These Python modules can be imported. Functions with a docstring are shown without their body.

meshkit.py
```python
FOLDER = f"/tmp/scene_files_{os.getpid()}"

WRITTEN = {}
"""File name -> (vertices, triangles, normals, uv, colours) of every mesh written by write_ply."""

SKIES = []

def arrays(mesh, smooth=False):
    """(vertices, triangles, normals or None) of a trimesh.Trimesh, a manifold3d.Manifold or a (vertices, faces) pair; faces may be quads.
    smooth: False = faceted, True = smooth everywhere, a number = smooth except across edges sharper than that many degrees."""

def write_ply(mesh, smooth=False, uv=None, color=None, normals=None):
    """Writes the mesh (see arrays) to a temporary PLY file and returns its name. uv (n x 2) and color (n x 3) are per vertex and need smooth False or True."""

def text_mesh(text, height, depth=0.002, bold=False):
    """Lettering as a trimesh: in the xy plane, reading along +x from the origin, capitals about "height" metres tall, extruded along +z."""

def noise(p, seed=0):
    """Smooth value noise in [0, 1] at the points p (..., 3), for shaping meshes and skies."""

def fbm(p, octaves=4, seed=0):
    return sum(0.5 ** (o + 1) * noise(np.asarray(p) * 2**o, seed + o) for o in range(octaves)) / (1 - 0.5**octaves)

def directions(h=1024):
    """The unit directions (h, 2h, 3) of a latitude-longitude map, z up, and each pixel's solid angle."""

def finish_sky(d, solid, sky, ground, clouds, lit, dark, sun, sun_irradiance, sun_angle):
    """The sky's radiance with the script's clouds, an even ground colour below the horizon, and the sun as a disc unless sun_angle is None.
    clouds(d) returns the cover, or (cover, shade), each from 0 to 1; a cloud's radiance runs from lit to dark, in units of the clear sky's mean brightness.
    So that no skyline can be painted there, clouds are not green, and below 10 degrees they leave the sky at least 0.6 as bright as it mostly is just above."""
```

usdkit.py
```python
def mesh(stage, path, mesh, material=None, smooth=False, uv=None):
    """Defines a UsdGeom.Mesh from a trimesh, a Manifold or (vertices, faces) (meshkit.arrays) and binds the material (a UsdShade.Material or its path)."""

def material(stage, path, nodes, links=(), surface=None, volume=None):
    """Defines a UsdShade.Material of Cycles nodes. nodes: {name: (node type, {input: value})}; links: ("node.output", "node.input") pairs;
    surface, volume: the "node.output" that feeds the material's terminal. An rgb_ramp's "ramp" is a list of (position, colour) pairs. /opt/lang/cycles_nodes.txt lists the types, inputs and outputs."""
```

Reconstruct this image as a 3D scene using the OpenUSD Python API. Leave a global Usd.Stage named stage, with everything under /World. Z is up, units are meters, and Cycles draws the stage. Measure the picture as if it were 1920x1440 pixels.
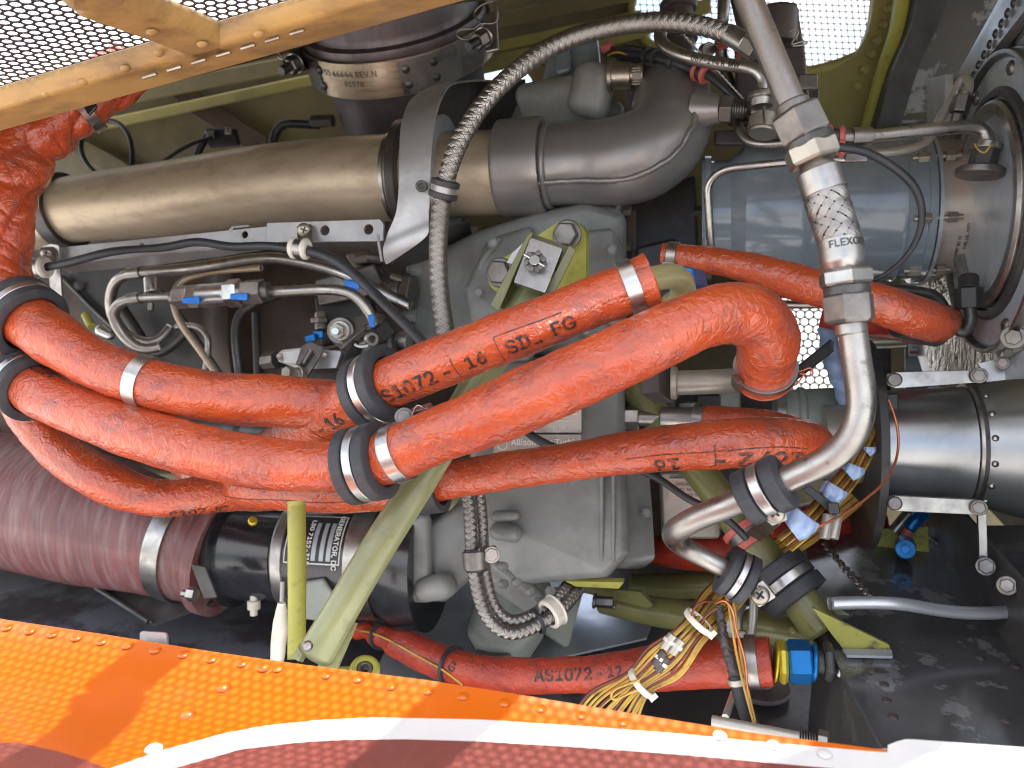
import math, random, numpy as np, trimesh, manifold3d as m3, usdkit, meshkit
from shapely.geometry import Polygon, Point
from shapely.ops import unary_union
from scipy.interpolate import CubicSpline, PchipInterpolator
from pxr import Usd, UsdGeom, UsdLux, UsdShade, Sdf, Gf
random.seed(7); rng = np.random.default_rng(7)
stage = Usd.Stage.CreateInMemory()
UsdGeom.SetStageUpAxis(stage, UsdGeom.Tokens.z); UsdGeom.SetStageMetersPerUnit(stage, 1.0)
UsdGeom.Xform.Define(stage, '/World'); UsdGeom.Scope.Define(stage, '/World/Looks')
# ------------------------------------------------------------------ camera, sky, sun, exposure
F, PITCH, CAMZ = 1500.0, math.radians(12), 1.6
EXPOSURE, SKY, SUN = 1.8, 0.15, 0.5
TOSUN = np.array([0.0, 0.17, 0.98]); TOSUN /= np.linalg.norm(TOSUN)
cam = UsdGeom.Camera.Define(stage, '/World/camera')
cam.AddTranslateOp().Set(Gf.Vec3d(0, 0, CAMZ)); cam.AddRotateXYZOp().Set(Gf.Vec3f(90 - math.degrees(PITCH), 0, 0))
cam.CreateHorizontalApertureAttr(36.0); cam.CreateVerticalApertureAttr(27.0); cam.CreateFocalLengthAttr(36 * F / 1920)
cam.CreateClippingRangeAttr(Gf.Vec2f(0.01, 2000)); cam.CreateExposureAttr(EXPOSURE)
cam.CreateFStopAttr(9.0); cam.CreateFocusDistanceAttr(0.52)
sun = UsdLux.DistantLight.Define(stage, '/World/sun')
sun.CreateIntensityAttr(SUN); sun.CreateAngleAttr(0.5); sun.CreateNormalizeAttr(True); sun.CreateColorAttr(Gf.Vec3f(1, .95, .88))
sun.AddOrientOp().Set(Gf.Quatf(Gf.Rotation(Gf.Vec3d(0, 0, 1), Gf.Vec3d(*map(float, TOSUN))).GetQuat()))
skym = usdkit.material(stage, '/World/Looks/sky', {
    's': ('sky_texture', {'sky_type': 'single_scattering', 'sun_disc': False, 'sun_elevation': math.asin(TOSUN[2]), 'sun_rotation': math.atan2(TOSUN[0], TOSUN[1]), 'aerosol_density': 3.0}),
    'g': ('texture_coordinate', {}), 'n': ('noise_texture', {'scale': 2.2, 'detail': 6.0}), 'r': ('rgb_ramp', {'ramp': [(.42, (0, 0, 0)), (.62, (1, 1, 1))]}),
    'x': ('mix', {'color2': (5.2, 5.1, 5.0)}), 'b': ('background_shader', {'strength': SKY})},
    [('g.generated', 'n.vector'), ('n.fac', 'r.fac'), ('r.color', 'x.fac'), ('s.color', 'x.color1'), ('x.color', 'b.color')], surface='b.background')
dome = UsdLux.DomeLight.Define(stage, '/World/sky'); UsdShade.MaterialBindingAPI.Apply(dome.GetPrim()).Bind(skym)
dome.GetPrim().SetCustomDataByKey('kind', 'structure')
# ------------------------------------------------------------------ placing helpers
CAM = np.array([0, 0, CAMZ]); RT = np.array([1., 0, 0])
FW = np.array([0, math.cos(PITCH), -math.sin(PITCH)]); UP = np.array([0, math.sin(PITCH), math.cos(PITCH)])
YAW = 0.244
AX = np.array([math.cos(math.atan(YAW)), 0, 0]) - math.sin(math.atan(YAW)) * FW   # the engine's long axis, towards the firewall
def D(x, k): return k / (1 + YAW * (x - 960) / F)           # depth of a layer parallel to the engine's axis
def ray(x, y): return FW + (x - 960) / F * RT - (y - 720) / F * UP
def R(x, y, d): return CAM + d * ray(x, y)
def P(x, y, k): return R(x, y, D(x, k))
def PZ(x, y, z): r = ray(x, y); return CAM + r * (z / r[2])
def u(x, k): return D(x, k) / F                             # metres per photo pixel there
def nz(v): v = np.asarray(v, float); return v / np.linalg.norm(v)
# ------------------------------------------------------------------ materials
M = {}
def mat(name, c1, c2=None, ns=30, lo=.35, hi=.65, rough=.4, rvar=.08, metal=0, bump=0, bs=250, bd=.001, coat=0, bevel=0, grime=None, gs=18, glo=.55, ghi=.7, gamt=.8, stretch=None, spec=.5, trans=0, dist=0):
    n = {'geo': ('geometry', {}), 'mp': ('mapping', {'scale': stretch or (1, 1, 1)}), 'n1': ('noise_texture', {'scale': ns, 'detail': 5.0, 'roughness': .6}),
         'r1': ('rgb_ramp', {'ramp': [(lo, c1), (hi, c2 or c1)]}),
         'ro': ('map_range', {'from_min': .3, 'from_max': .7, 'to_min': max(.03, rough - rvar), 'to_max': min(1, rough + rvar), 'clamp': True}),
         'p': ('principled_bsdf', {'metallic': metal, 'coat_weight': coat, 'coat_roughness': .12, 'specular_ior_level': spec, 'transmission_weight': trans})}
    l = [('geo.position', 'mp.vector'), ('mp.vector', 'n1.vector'), ('n1.fac', 'r1.fac'), ('n1.fac', 'ro.value'), ('ro.result', 'p.roughness')]
    col = 'r1.color'
    if grime:
        n['n2'] = ('noise_texture', {'scale': gs, 'detail': 9.0, 'roughness': .68}); n['r2'] = ('rgb_ramp', {'ramp': [(glo, (0, 0, 0)), (ghi, (gamt,) * 3)]})
        n['gx'] = ('mix', {'color2': grime}); l += [('mp.vector', 'n2.vector'), ('n2.fac', 'r2.fac'), ('r2.color', 'gx.fac'), (col, 'gx.color1')]; col = 'gx.color'
    l.append((col, 'p.base_color')); nrm = None
    if bevel: n['bv'] = ('bevel', {'radius': bevel, 'samples': 4}); nrm = 'bv.bevel'
    if bump:
        n['n3'] = ('noise_texture', {'scale': bs, 'detail': 3.0, 'distortion': dist}); n['bp'] = ('bump', {'strength': bump, 'distance': bd})
        l += [('geo.position', 'n3.vector'), ('n3.fac', 'bp.height')]
        if nrm: l.append((nrm, 'bp.normal'))
        nrm = 'bp.normal'
    if nrm:
        l.append((nrm, 'p.normal'))
        if coat: l.append((nrm, 'p.coat_normal'))
    M[name] = usdkit.material(stage, '/World/Looks/' + name, n, l, surface='p.BSDF')
ORANGE, ORANGE2 = (.49, .078, .020), (.40, .055, .016)
mat('hose', ORANGE, ORANGE2, ns=40, rough=.24, rvar=.1, bump=.7, bs=210, bd=.002, dist=.9, spec=.7, coat=.35, grime=(.13, .05, .045), gs=60, glo=.51, ghi=.69, gamt=.65, stretch=(.6, 1, 1))
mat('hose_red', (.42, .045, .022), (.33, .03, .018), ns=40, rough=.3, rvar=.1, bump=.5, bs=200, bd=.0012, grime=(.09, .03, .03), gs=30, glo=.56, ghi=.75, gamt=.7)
mat('hose_bottom', (.40, .05, .022), (.30, .035, .02), ns=30, rough=.32, bump=.6, bs=220, bd=.0018, dist=.9, grime=(.05, .03, .03), gs=45, glo=.52, ghi=.70, gamt=.7)
mat('ink', (.02, .018, .018), (.33, .055, .02), ns=230, lo=.48, hi=.64, rough=.5)
mat('rubber', (.028, .03, .034), (.048, .05, .055), ns=60, rough=.55, bump=.15, bs=500, bevel=.0022, grime=(.12, .11, .10), gs=40, glo=.6, ghi=.8, gamt=.5)
mat('steel', (.46, .445, .42), (.32, .30, .28), ns=60, rough=.34, rvar=.1, metal=1, bevel=.0007, grime=(.16, .14, .12), gs=50, glo=.55, ghi=.72, gamt=.65)
mat('steel_bright', (.60, .59, .57), (.50, .49, .47), ns=70, rough=.3, metal=1, bevel=.0005, grime=(.3, .28, .26), gs=60, glo=.58, gamt=.5)
mat('steel_tube', (.46, .44, .41), (.34, .32, .295), ns=50, rough=.34, rvar=.12, metal=1, grime=(.13, .11, .09), gs=90, glo=.58, ghi=.7, gamt=.75)
mat('steel_nut', (.25, .23, .21), (.17, .155, .14), ns=70, rough=.42, metal=.95, bevel=.0011, grime=(.42, .40, .37), gs=120, glo=.6, ghi=.72, gamt=.5)
mat('nut_light', (.48, .43, .36), (.38, .34, .28), ns=70, rough=.38, metal=.95, bevel=.0008, grime=(.16, .14, .11), gs=80, glo=.56, ghi=.75, gamt=.65)
mat('dark_steel', (.10, .098, .095), (.06, .058, .055), ns=40, rough=.4, metal=.7, bevel=.0006, grime=(.16, .14, .12), gs=50, gamt=.5)
mat('tan_steel', (.54, .435, .305), (.41, .335, .24), ns=9, rough=.4, rvar=.09, metal=.5, bump=.05, bs=90, grime=(.25, .18, .13), gs=25, glo=.46, ghi=.76, gamt=.65, stretch=(1, 2.5, 2.5))
mat('elbow_steel', (.31, .29, .275), (.22, .206, .198), ns=14, rough=.35, rvar=.1, metal=.6, bump=.05, bs=150, grime=(.36, .29, .235), gs=22, glo=.53, ghi=.78, gamt=.5)
mat('stack_steel', (.17, .15, .15), (.11, .10, .105), ns=14, rough=.42, metal=.7, bump=.06, bs=120, grime=(.42, .40, .38), gs=40, glo=.66, ghi=.74, gamt=.5, stretch=(3, 3, 1))
mat('band_gold', (.60, .50, .36), (.46, .38, .29), ns=30, rough=.33, metal=.95, bump=.03, bs=300, stretch=(1, 1, 12))
mat('aluminium', (.46, .455, .45), (.38, .375, .37), ns=35, rough=.45, metal=.75, bevel=.0006, bump=.05, bs=400, grime=(.26, .22, .19), gs=28, glo=.52, ghi=.75, gamt=.65)
mat('alu_sheet', (.36, .38, .41), (.28, .30, .33), ns=14, rough=.42, metal=.35, bump=.08, bs=30, bd=.004, grime=(.12, .11, .11), gs=20, glo=.56, ghi=.75, gamt=.6)
mat('cast_gray', (.245, .25, .235), (.195, .20, .188), ns=20, rough=.42, rvar=.08, bump=.22, bs=420, bd=.0008, bevel=.0022, coat=.12, grime=(.11, .10, .085), gs=16, glo=.52, ghi=.72, gamt=.65)
mat('gray_gloss', (.20, .235, .26), (.16, .19, .215), ns=20, rough=.16, rvar=.05, bump=.03, bs=60, bd=.002, coat=.5, grime=(.10, .10, .09), gs=30, glo=.6, ghi=.8, gamt=.5)
mat('gray_green', (.30, .32, .28), (.23, .25, .22), ns=20, rough=.35, bump=.05, bs=200, grime=(.12, .10, .07), gs=24, glo=.55, ghi=.75, gamt=.6)
mat('olive', (.17, .165, .055), (.13, .13, .05), ns=25, rough=.34, rvar=.1, bump=.06, bs=300, coat=.2, grime=(.05, .045, .03), gs=40, glo=.56, ghi=.74, gamt=.7)
mat('olive_light', (.28, .29, .135), (.21, .22, .10), ns=18, rough=.3, rvar=.1, bump=.05, bs=300, coat=.3, grime=(.11, .10, .05), gs=60, glo=.56, ghi=.72, gamt=.65)
mat('chartreuse', (.42, .41, .075), (.35, .34, .065), ns=30, rough=.42, bump=.05, bs=300, bevel=.0008, grime=(.12, .10, .04), gs=60, glo=.56, ghi=.7, gamt=.7)
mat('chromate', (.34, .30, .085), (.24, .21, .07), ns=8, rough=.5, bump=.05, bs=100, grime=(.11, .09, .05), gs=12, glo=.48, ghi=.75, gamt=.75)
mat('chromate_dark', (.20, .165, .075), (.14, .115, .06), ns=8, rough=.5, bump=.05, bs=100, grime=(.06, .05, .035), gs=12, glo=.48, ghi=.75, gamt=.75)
mat('door_gold', (.48, .285, .09), (.36, .215, .075), ns=12, rough=.38, rvar=.1, bump=.05, bs=150, grime=(.13, .075, .04), gs=16, glo=.46, ghi=.68, gamt=.8, stretch=(1, 2, 2))
mat('mesh_dark', (.05, .045, .05), rough=.45, metal=.4)
mat('mesh_wire', (.30, .33, .36), rough=.4, metal=.5)
mat('maroon_duct', (.19, .068, .062), (.13, .05, .05), ns=10, rough=.42, rvar=.1, bump=.3, bs=160, bd=.001, grime=(.30, .24, .225), gs=13, glo=.47, ghi=.74, gamt=.6, stretch=(11, 1.2, 1.2))
mat('black_gloss', (.011, .011, .013), (.02, .02, .022), ns=30, rough=.2, coat=.4, bevel=.0006, grime=(.07, .065, .06), gs=40, glo=.62, ghi=.8, gamt=.4)
mat('black_plastic', (.02, .021, .024), (.035, .036, .04), ns=50, rough=.42, bump=.05, bs=300)
mat('near_black', (.022, .021, .021), (.04, .036, .034), ns=25, rough=.45, bevel=.001, grime=(.09, .075, .065), gs=30, gamt=.6)
mat('engine_brown', (.078, .054, .042), (.12, .082, .062), ns=14, rough=.45, bevel=.001, metal=.15, grime=(.03, .025, .022), gs=20, gamt=.8)
mat('casting_brown', (.10, .08, .078), (.065, .054, .054), ns=25, rough=.4, bump=.2, bs=300, bevel=.0015, metal=.3, grime=(.19, .15, .13), gs=35, glo=.6, ghi=.75, gamt=.5)
mat('skin_orange', (.72, .15, .003), (.66, .13, .003), ns=6, rough=.3, rvar=.05, coat=.5, bump=.02, bs=60)
mat('skin_white', (.80, .80, .77), (.74, .74, .71), ns=25, rough=.3, coat=.5, grime=(.45, .43, .38), gs=120, glo=.68, ghi=.75, gamt=.5)
mat('skin_maroon', (.25, .072, .058), (.18, .05, .042), ns=700, rough=.33, coat=.5, grime=(.45, .17, .12), gs=900, glo=.6, ghi=.7, gamt=.5)
mat('floor_dark', (.06, .059, .062), (.04, .039, .042), ns=20, rough=.18, rvar=.1, coat=.5, bump=.06, bs=40, grime=(.17, .17, .175), gs=22, glo=.56, ghi=.59, gamt=.7)
mat('bare_sheet', (.62, .64, .67), (.52, .54, .57), ns=12, rough=.3, metal=.75, bump=.08, bs=30, bd=.003, grime=(.25, .25, .26), gs=16, glo=.55, ghi=.8, gamt=.5)
mat('gusset_olive', (.30, .285, .065), (.23, .22, .05), ns=30, rough=.4, bevel=.0006, grime=(.05, .045, .04), gs=40, glo=.52, ghi=.6, gamt=.85)
mat('tray_dark', (.12, .125, .14), (.085, .09, .10), ns=8, rough=.34, rvar=.12, coat=.2, bump=.15, bs=12, bd=.006, grime=(.03, .024, .027), gs=9, glo=.46, ghi=.54, gamt=.9)
mat('nylon_white', (.72, .68, .58), (.62, .58, .48), ns=60, rough=.45, grime=(.35, .30, .22), gs=60, gamt=.5)
mat('blue_anod', (.012, .16, .42), (.01, .12, .33), ns=60, rough=.3, metal=.6, bevel=.0008, grime=(.05, .06, .08), gs=70, glo=.58, gamt=.6)
mat('yellow_anod', (.55, .42, .04), rough=.32, metal=.6, bevel=.0006)
mat('gold_tube', (.60, .53, .26), (.50, .44, .21), ns=30, rough=.33, metal=.45)
mat('bare_tube', (.47, .44, .38), (.38, .36, .31), ns=40, rough=.42, metal=.6)
mat('blue_mark', (.01, .16, .62), (.02, .24, .72), ns=200, rough=.45)
mat('wire_gold', (.55, .35, .06), (.38, .22, .04), ns=60, rough=.36, grime=(.13, .07, .03), gs=120, gamt=.7)
mat('wire_brown', (.16, .035, .02), (.11, .03, .02), ns=80, rough=.35)
mat('copper', (.78, .26, .12), (.60, .19, .09), ns=100, rough=.3, metal=.75)
mat('blue_tape', (.38, .50, .72), (.28, .40, .62), ns=90, rough=.3, coat=.3, grime=(.18, .23, .33), gs=120, gamt=.5)
mat('red_pad', (.50, .12, .10), (.42, .10, .085), ns=80, rough=.5)
mat('red_dark', (.26, .04, .035), (.20, .035, .03), ns=80, rough=.45)
mat('label_white', (.72, .72, .68), rough=.4)
mat('label_black', (.015, .015, .016), rough=.35)
mat('label_tin', (.60, .53, .46), (.52, .42, .34), ns=20, rough=.32, metal=.5)
mat('firewall_steel', (.42, .45, .48), (.32, .345, .37), ns=7, rough=.3, rvar=.1, metal=.4, bump=.06, bs=25, bd=.004, grime=(.14, .14, .15), gs=16, glo=.5, ghi=.8, gamt=.6)
mat('shroud_steel', (.44, .44, .44), (.34, .34, .335), ns=10, rough=.3, rvar=.08, metal=.9, bump=.05, bs=40, bd=.003, grime=(.19, .18, .17), gs=18, glo=.55, ghi=.8, gamt=.6)
mat('foil', (.62, .60, .54), (.50, .47, .40), ns=20, rough=.3, metal=.9, bump=.9, bs=110, bd=.004, grime=(.2, .17, .13), gs=30, gamt=.6)
mat('apron_concrete', (.55, .53, .50), (.47, .455, .43), ns=1.5, rough=.85)
mat('glass_oil', (.5, .4, .2), rough=.1, trans=.6)
# ------------------------------------------------------------------ scene tree helpers
THINGS, USED = [], {}
def numbered(base, pool):
    n = pool.get(base, 0); pool[base] = n + 1
    return base if n == 0 else f'{base}_{n:03d}'
class Thing:
    def __init__(s, name, label, cat, group=None, kind=None):
        s.name, s.label, s.cat, s.group, s.kind, s.parts = name, label, cat, group, kind, []; THINGS.append(s)
    def add(s, name, mesh, m, smooth=30, parent=None, label=None, kind=None):
        s.parts.append((name, mesh, m, smooth, parent, label, kind)); return len(s.parts) - 1
def solo(name, mesh, m, label, cat, group=None, kind=None, smooth=30):
    t = Thing(name, label, cat, group, kind); t.add(None, mesh, m, smooth); return t
GROUPS = {'orange_hose': 'orange sleeved hoses', 'cushion_clamp': 'rubber cushioned clamps', 'mount_strut': 'painted mount struts', 'braided_hose': 'woven steel hoses', 'wire_splice': 'wire splices', 'metal_line': 'bare metal lines', 'cable_clip': 'clips under the alloy rail', 'support_arm': 'arms beside the shroud', 'drain_stub': 'pale stubs under the generator', 'zip_tie': 'ties round the wires', 'cable': 'black cables'}
def write_all():
    for t in THINGS:
        arr = [meshkit.arrays(p[1], False)[:2] for p in t.parts]
        allv = np.vstack([a[0] for a in arr]); lo, hi = allv.min(0), allv.max(0)
        org = np.array([(lo[0] + hi[0]) / 2, (lo[1] + hi[1]) / 2, lo[2]]); path = '/World/' + numbered(t.name, USED)
        single = len(t.parts) == 1 and t.parts[0][0] is None
        if not single:
            x = UsdGeom.Xform.Define(stage, path); x.AddTranslateOp().Set(Gf.Vec3d(*map(float, org)))
        paths, pools = [], {}
        for (name, mesh, m, smooth, parent, label, kind), (v, f) in zip(t.parts, arr):
            base = path if parent is None else paths[parent]
            pp = path if single else base + '/' + numbered(name, pools.setdefault(base, {}))
            pr = usdkit.mesh(stage, pp, (v - org, f), M[m], smooth=smooth); paths.append(pp)
            if single: pr.AddTranslateOp().Set(Gf.Vec3d(*map(float, org)))
            if label: pr.GetPrim().SetCustomDataByKey('label', label)
            if kind: pr.GetPrim().SetCustomDataByKey('kind', kind)
        o = stage.GetPrimAtPath(path); t.group = t.group or GROUPS.get(t.name)
        for k, v in (('label', t.label), ('category', t.cat), ('group', t.group), ('kind', t.kind)):
            if v: o.SetCustomDataByKey(k, v)
def cat_(*ms): return trimesh.util.concatenate([trimesh.Trimesh(*meshkit.arrays(m)[:2], process=False) for m in ms])
# ------------------------------------------------------------------ shape helpers
class Tube:
    def __init__(s, pts, r, n=40, step=.002, fn=None, caps=True, raw=False):
        # pts: (x, y, k) in photo pixels and layer depth; r: radius in pixels (number or one per point)
        w = np.array([p if raw else P(*p) for p in pts]); rr = np.broadcast_to(r, len(w)).astype(float)
        if not raw: rr = np.array([q * u(p[0], p[2]) for p, q in zip(pts, rr)])
        t = np.r_[0, np.cumsum(np.linalg.norm(np.diff(w, axis=0), axis=1) ** .8)]
        cs = CubicSpline(t, w, bc_type='natural') if len(w) > 2 else (lambda q: w[0] + np.outer(np.atleast_1d(q) / t[-1], w[1] - w[0]))
        fine = np.linspace(0, t[-1], 1500); pos = cs(fine); L = np.r_[0, np.cumsum(np.linalg.norm(np.diff(pos, axis=0), axis=1))]
        m = max(2, int(L[-1] / step) + 1); s.s = np.linspace(0, L[-1], m); tt = np.interp(s.s, L, fine)
        s.c = cs(tt); s.r = (PchipInterpolator(t, rr) if len(w) > 2 else (lambda q: np.interp(q, t, rr)))(tt)
        s.T = np.gradient(s.c, axis=0); s.T /= np.linalg.norm(s.T, axis=1, keepdims=True)
        N = nz(np.cross(np.cross(s.T[0], nz(CAM - s.c[0])), s.T[0])) if abs(s.T[0] @ nz(CAM - s.c[0])) < .98 else nz(np.cross(s.T[0], [0, .3, 1])); s.N = np.zeros_like(s.c)
        for i in range(m):
            N = N - (N @ s.T[i]) * s.T[i]; N = N / np.linalg.norm(N); s.N[i] = N
        s.B = np.cross(s.T, s.N); s.L, s.n, s.fn, s.caps = L[-1], n, fn, caps
    def at(s, q, a, off=0, disp=True):
        q, a = np.broadcast_arrays(np.asarray(q, float), np.asarray(a, float))
        I = lambda A: np.stack([np.interp(q, s.s, A[:, j]) for j in range(3)], -1)
        d = np.cos(a)[..., None] * I(s.N) + np.sin(a)[..., None] * I(s.B); r = np.interp(q, s.s, s.r); c = I(s.c)
        if s.fn is not None and disp: r = r + s.fn(q, a, c + d * r[..., None], s)
        return c + d * (r + off)[..., None]
    def mesh(s):
        a = np.linspace(0, 2 * np.pi, s.n, endpoint=False); m = len(s.s)
        v = s.at(s.s[:, None] * np.ones(s.n), a[None, :] * np.ones((m, 1))).reshape(-1, 3)
        i, j = np.meshgrid(np.arange(m - 1), np.arange(s.n), indexing='ij'); k = (j + 1) % s.n
        q = np.stack([i * s.n + j, i * s.n + k, (i + 1) * s.n + k, (i + 1) * s.n + j], -1).reshape(-1, 4)[:, ::-1]
        f = np.vstack([q[:, [0, 1, 2]], q[:, [0, 2, 3]]])
        if s.caps:
            b = len(v); v = np.vstack([v, s.c[0], s.c[-1]]); jj = np.arange(s.n); kk = (jj + 1) % s.n
            f = np.vstack([f, np.stack([np.full(s.n, b), kk, jj], 1), np.stack([np.full(s.n, b + 1), (m - 1) * s.n + jj, (m - 1) * s.n + kk], 1)])
        f = f[:, ::-1] if False else f
        tm = trimesh.Trimesh(v, f, process=False)
        if tm.volume < 0: tm.invert()
        return tm
    def near(s, x, y):   # arc length where the centre line passes nearest to the photo pixel
        w = CAM - s.c; v = -w + w / np.linalg.norm(w, axis=1, keepdims=True) * s.r[:, None]; d = v @ FW; px = 960 + F * (v @ RT) / d; py = 720 - F * (v @ UP) / d
        return s.s[np.argmin((px - x) ** 2 + (py - y) ** 2)]
    def frame(s, q):
        i = int(np.clip(np.searchsorted(s.s, q), 0, len(s.s) - 1)); return s.c[i], s.T[i], s.r[i], i
    def camangle(s, q):
        c, T, r, i = s.frame(q); v = nz(CAM - c); return math.atan2(v @ s.B[i], v @ s.N[i])
    def text(s, txt, x, y, hpx, ang=0.0, flip=1, depth=.0003, off=.0002, bold=True):
        q0 = s.near(x, y); c, T, r, i = s.frame(q0); h = hpx * ((c - CAM) @ FW) / F
        tm = meshkit.text_mesh(txt, h, depth, bold); tm = tm.subdivide_to_size(max(h * .25, .0015)); v = tm.vertices.copy(); v[:, 0] -= (v[:, 0].min() + v[:, 0].max()) / 2; v[:, 1] -= h / 2
        sg = (1 if T @ RT > 0 else -1) * flip; sa = (1 if T @ RT > 0 else -1)
        return trimesh.Trimesh(s.at(q0 + sg * v[:, 0], s.camangle(q0) + sa * ang - sg * v[:, 1] / r, off + v[:, 2]), tm.faces, process=False)
    def band(s, x, y, wpx, off=.0006, th=.0006, n=64, q=None):   # strip of metal that follows the tube's surface
        q0 = s.near(x, y) if q is None else q; c, T, r, i = s.frame(q0); w = wpx * ((c - CAM) @ FW) / F
        a = np.linspace(0, 2 * np.pi, n, endpoint=False); prof = [(-w / 2, -.001), (-w / 2, off + th), (w / 2, off + th), (w / 2, -.001)]
        base = np.linalg.norm(s.at(np.full(n, q0), a) - c, axis=1).max() * .6 + .4 * np.linalg.norm(s.at(np.full(n, q0), a) - c, axis=1)
        v = []
        for z, o in prof:
            rr = base + o; d = np.cos(a)[:, None] * s.N[i] + np.sin(a)[:, None] * s.B[i]; v.append(c + T * z + d * rr[:, None])
        return loop_mesh(v, n)
def loop_mesh(rings, n, closed=False):
    m = len(rings); v = np.vstack(rings); f = []
    for i in range(m if closed else m - 1):
        j = np.arange(n); k = (j + 1) % n; b = ((i + 1) % m) * n
        f += [np.stack([i * n + j, i * n + k, b + k], 1), np.stack([i * n + j, b + k, b + j], 1)]
    tm = trimesh.Trimesh(v, np.vstack(f), process=False)
    if tm.volume < 0: tm.invert()
    return tm
def basis(ax, ref=None):
    ax = nz(ax); ref = nz(CAM - np.array([0, .5, CAMZ])) if ref is None else nz(ref)
    if abs(ref @ ax) > .95: ref = UP
    n = nz(ref - (ref @ ax) * ax); return ax, n, np.cross(ax, n)
def lathe(c, ax, prof, n=40, closed=False, ph=0, ref=None):   # prof: (along, radius) in metres
    ax, N, B = basis(ax, ref); a = np.linspace(0, 2 * np.pi, n, endpoint=False) + ph
    d = np.cos(a)[:, None] * N + np.sin(a)[:, None] * B
    return loop_mesh([c + ax * z + d * max(r, 1e-6) for z, r in prof], n, closed)
def cyl(a, b, r, n=40, ch=.06, ph=0, r2=None):    # chamfered cylinder or hex between two world points
    a, b = np.asarray(a), np.asarray(b); L = np.linalg.norm(b - a); r2 = r if r2 is None else r2; c = min(ch * r, L * .3)
    return lathe(a, b - a, [(0, 0), (0, r - c), (c, r), (L - c, r2), (L, r2 - c), (L, 0)], n, ph=ph)
def pcyl(p, q, rpx, n=40, ch=.06, ph=0, r2=None): return cyl(P(*p), P(*q), rpx * u(p[0], p[2]), n, ch, ph, None if r2 is None else r2 * u(q[0], q[2]))
def ring(c, ax, ri, ro, w, n=56, rnd=.25):        # rounded annulus
    t = (ro - ri) * rnd
    return lathe(c, ax, [(-w / 2, ri), (-w / 2, ro - t), (-w / 2 + t, ro), (w / 2 - t, ro), (w / 2, ro - t), (w / 2, ri)], n, closed=True)
def plane_of(pts):
    a, b, c = [P(*p) for p in pts]; n = nz(np.cross(b - a, c - a)); n = n if n @ (CAM - a) > 0 else -n; return a, n
def hit(x, y, pl): r = ray(x, y); return CAM + r * (((pl[0] - CAM) @ pl[1]) / (r @ pl[1]))
def plate(out, pl, th, holes=(), rnd=0, world=False):   # outline in photo pixels on a plane (three (x, y, k) points, or (point, normal)); th metres away from the camera
    if len(pl) == 3: pl = plane_of(pl)
    o, n = pl; e1 = nz(np.cross([0, .02, 1], n)); e2 = np.cross(n, e1)
    to = lambda w: ((w - o) @ e1, (w - o) @ e2)
    poly = Polygon([to(np.asarray(p) if world else hit(*p, pl)) for p in out]).buffer(0)
    if rnd:
        r = rnd * np.linalg.norm(o - CAM) / F; poly = poly.buffer(-r).buffer(2 * r).buffer(-r)
    for h in holes:
        if len(h) == 3: poly = poly.difference(Point(to(hit(h[0], h[1], pl))).buffer(h[2] * np.linalg.norm(o - CAM) / F, 12))
        else: poly = poly.difference(Polygon([to(hit(*p, pl)) for p in h]))
    ms = []
    for g in getattr(poly, 'geoms', [poly]):
        m = trimesh.creation.extrude_polygon(g, th, engine='earcut'); v = m.vertices
        ms.append(trimesh.Trimesh(o + v[:, :1] * e1 + v[:, 1:2] * e2 + (v[:, 2:] - th) * n, m.faces, process=False))
    return cat_(*ms)
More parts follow.
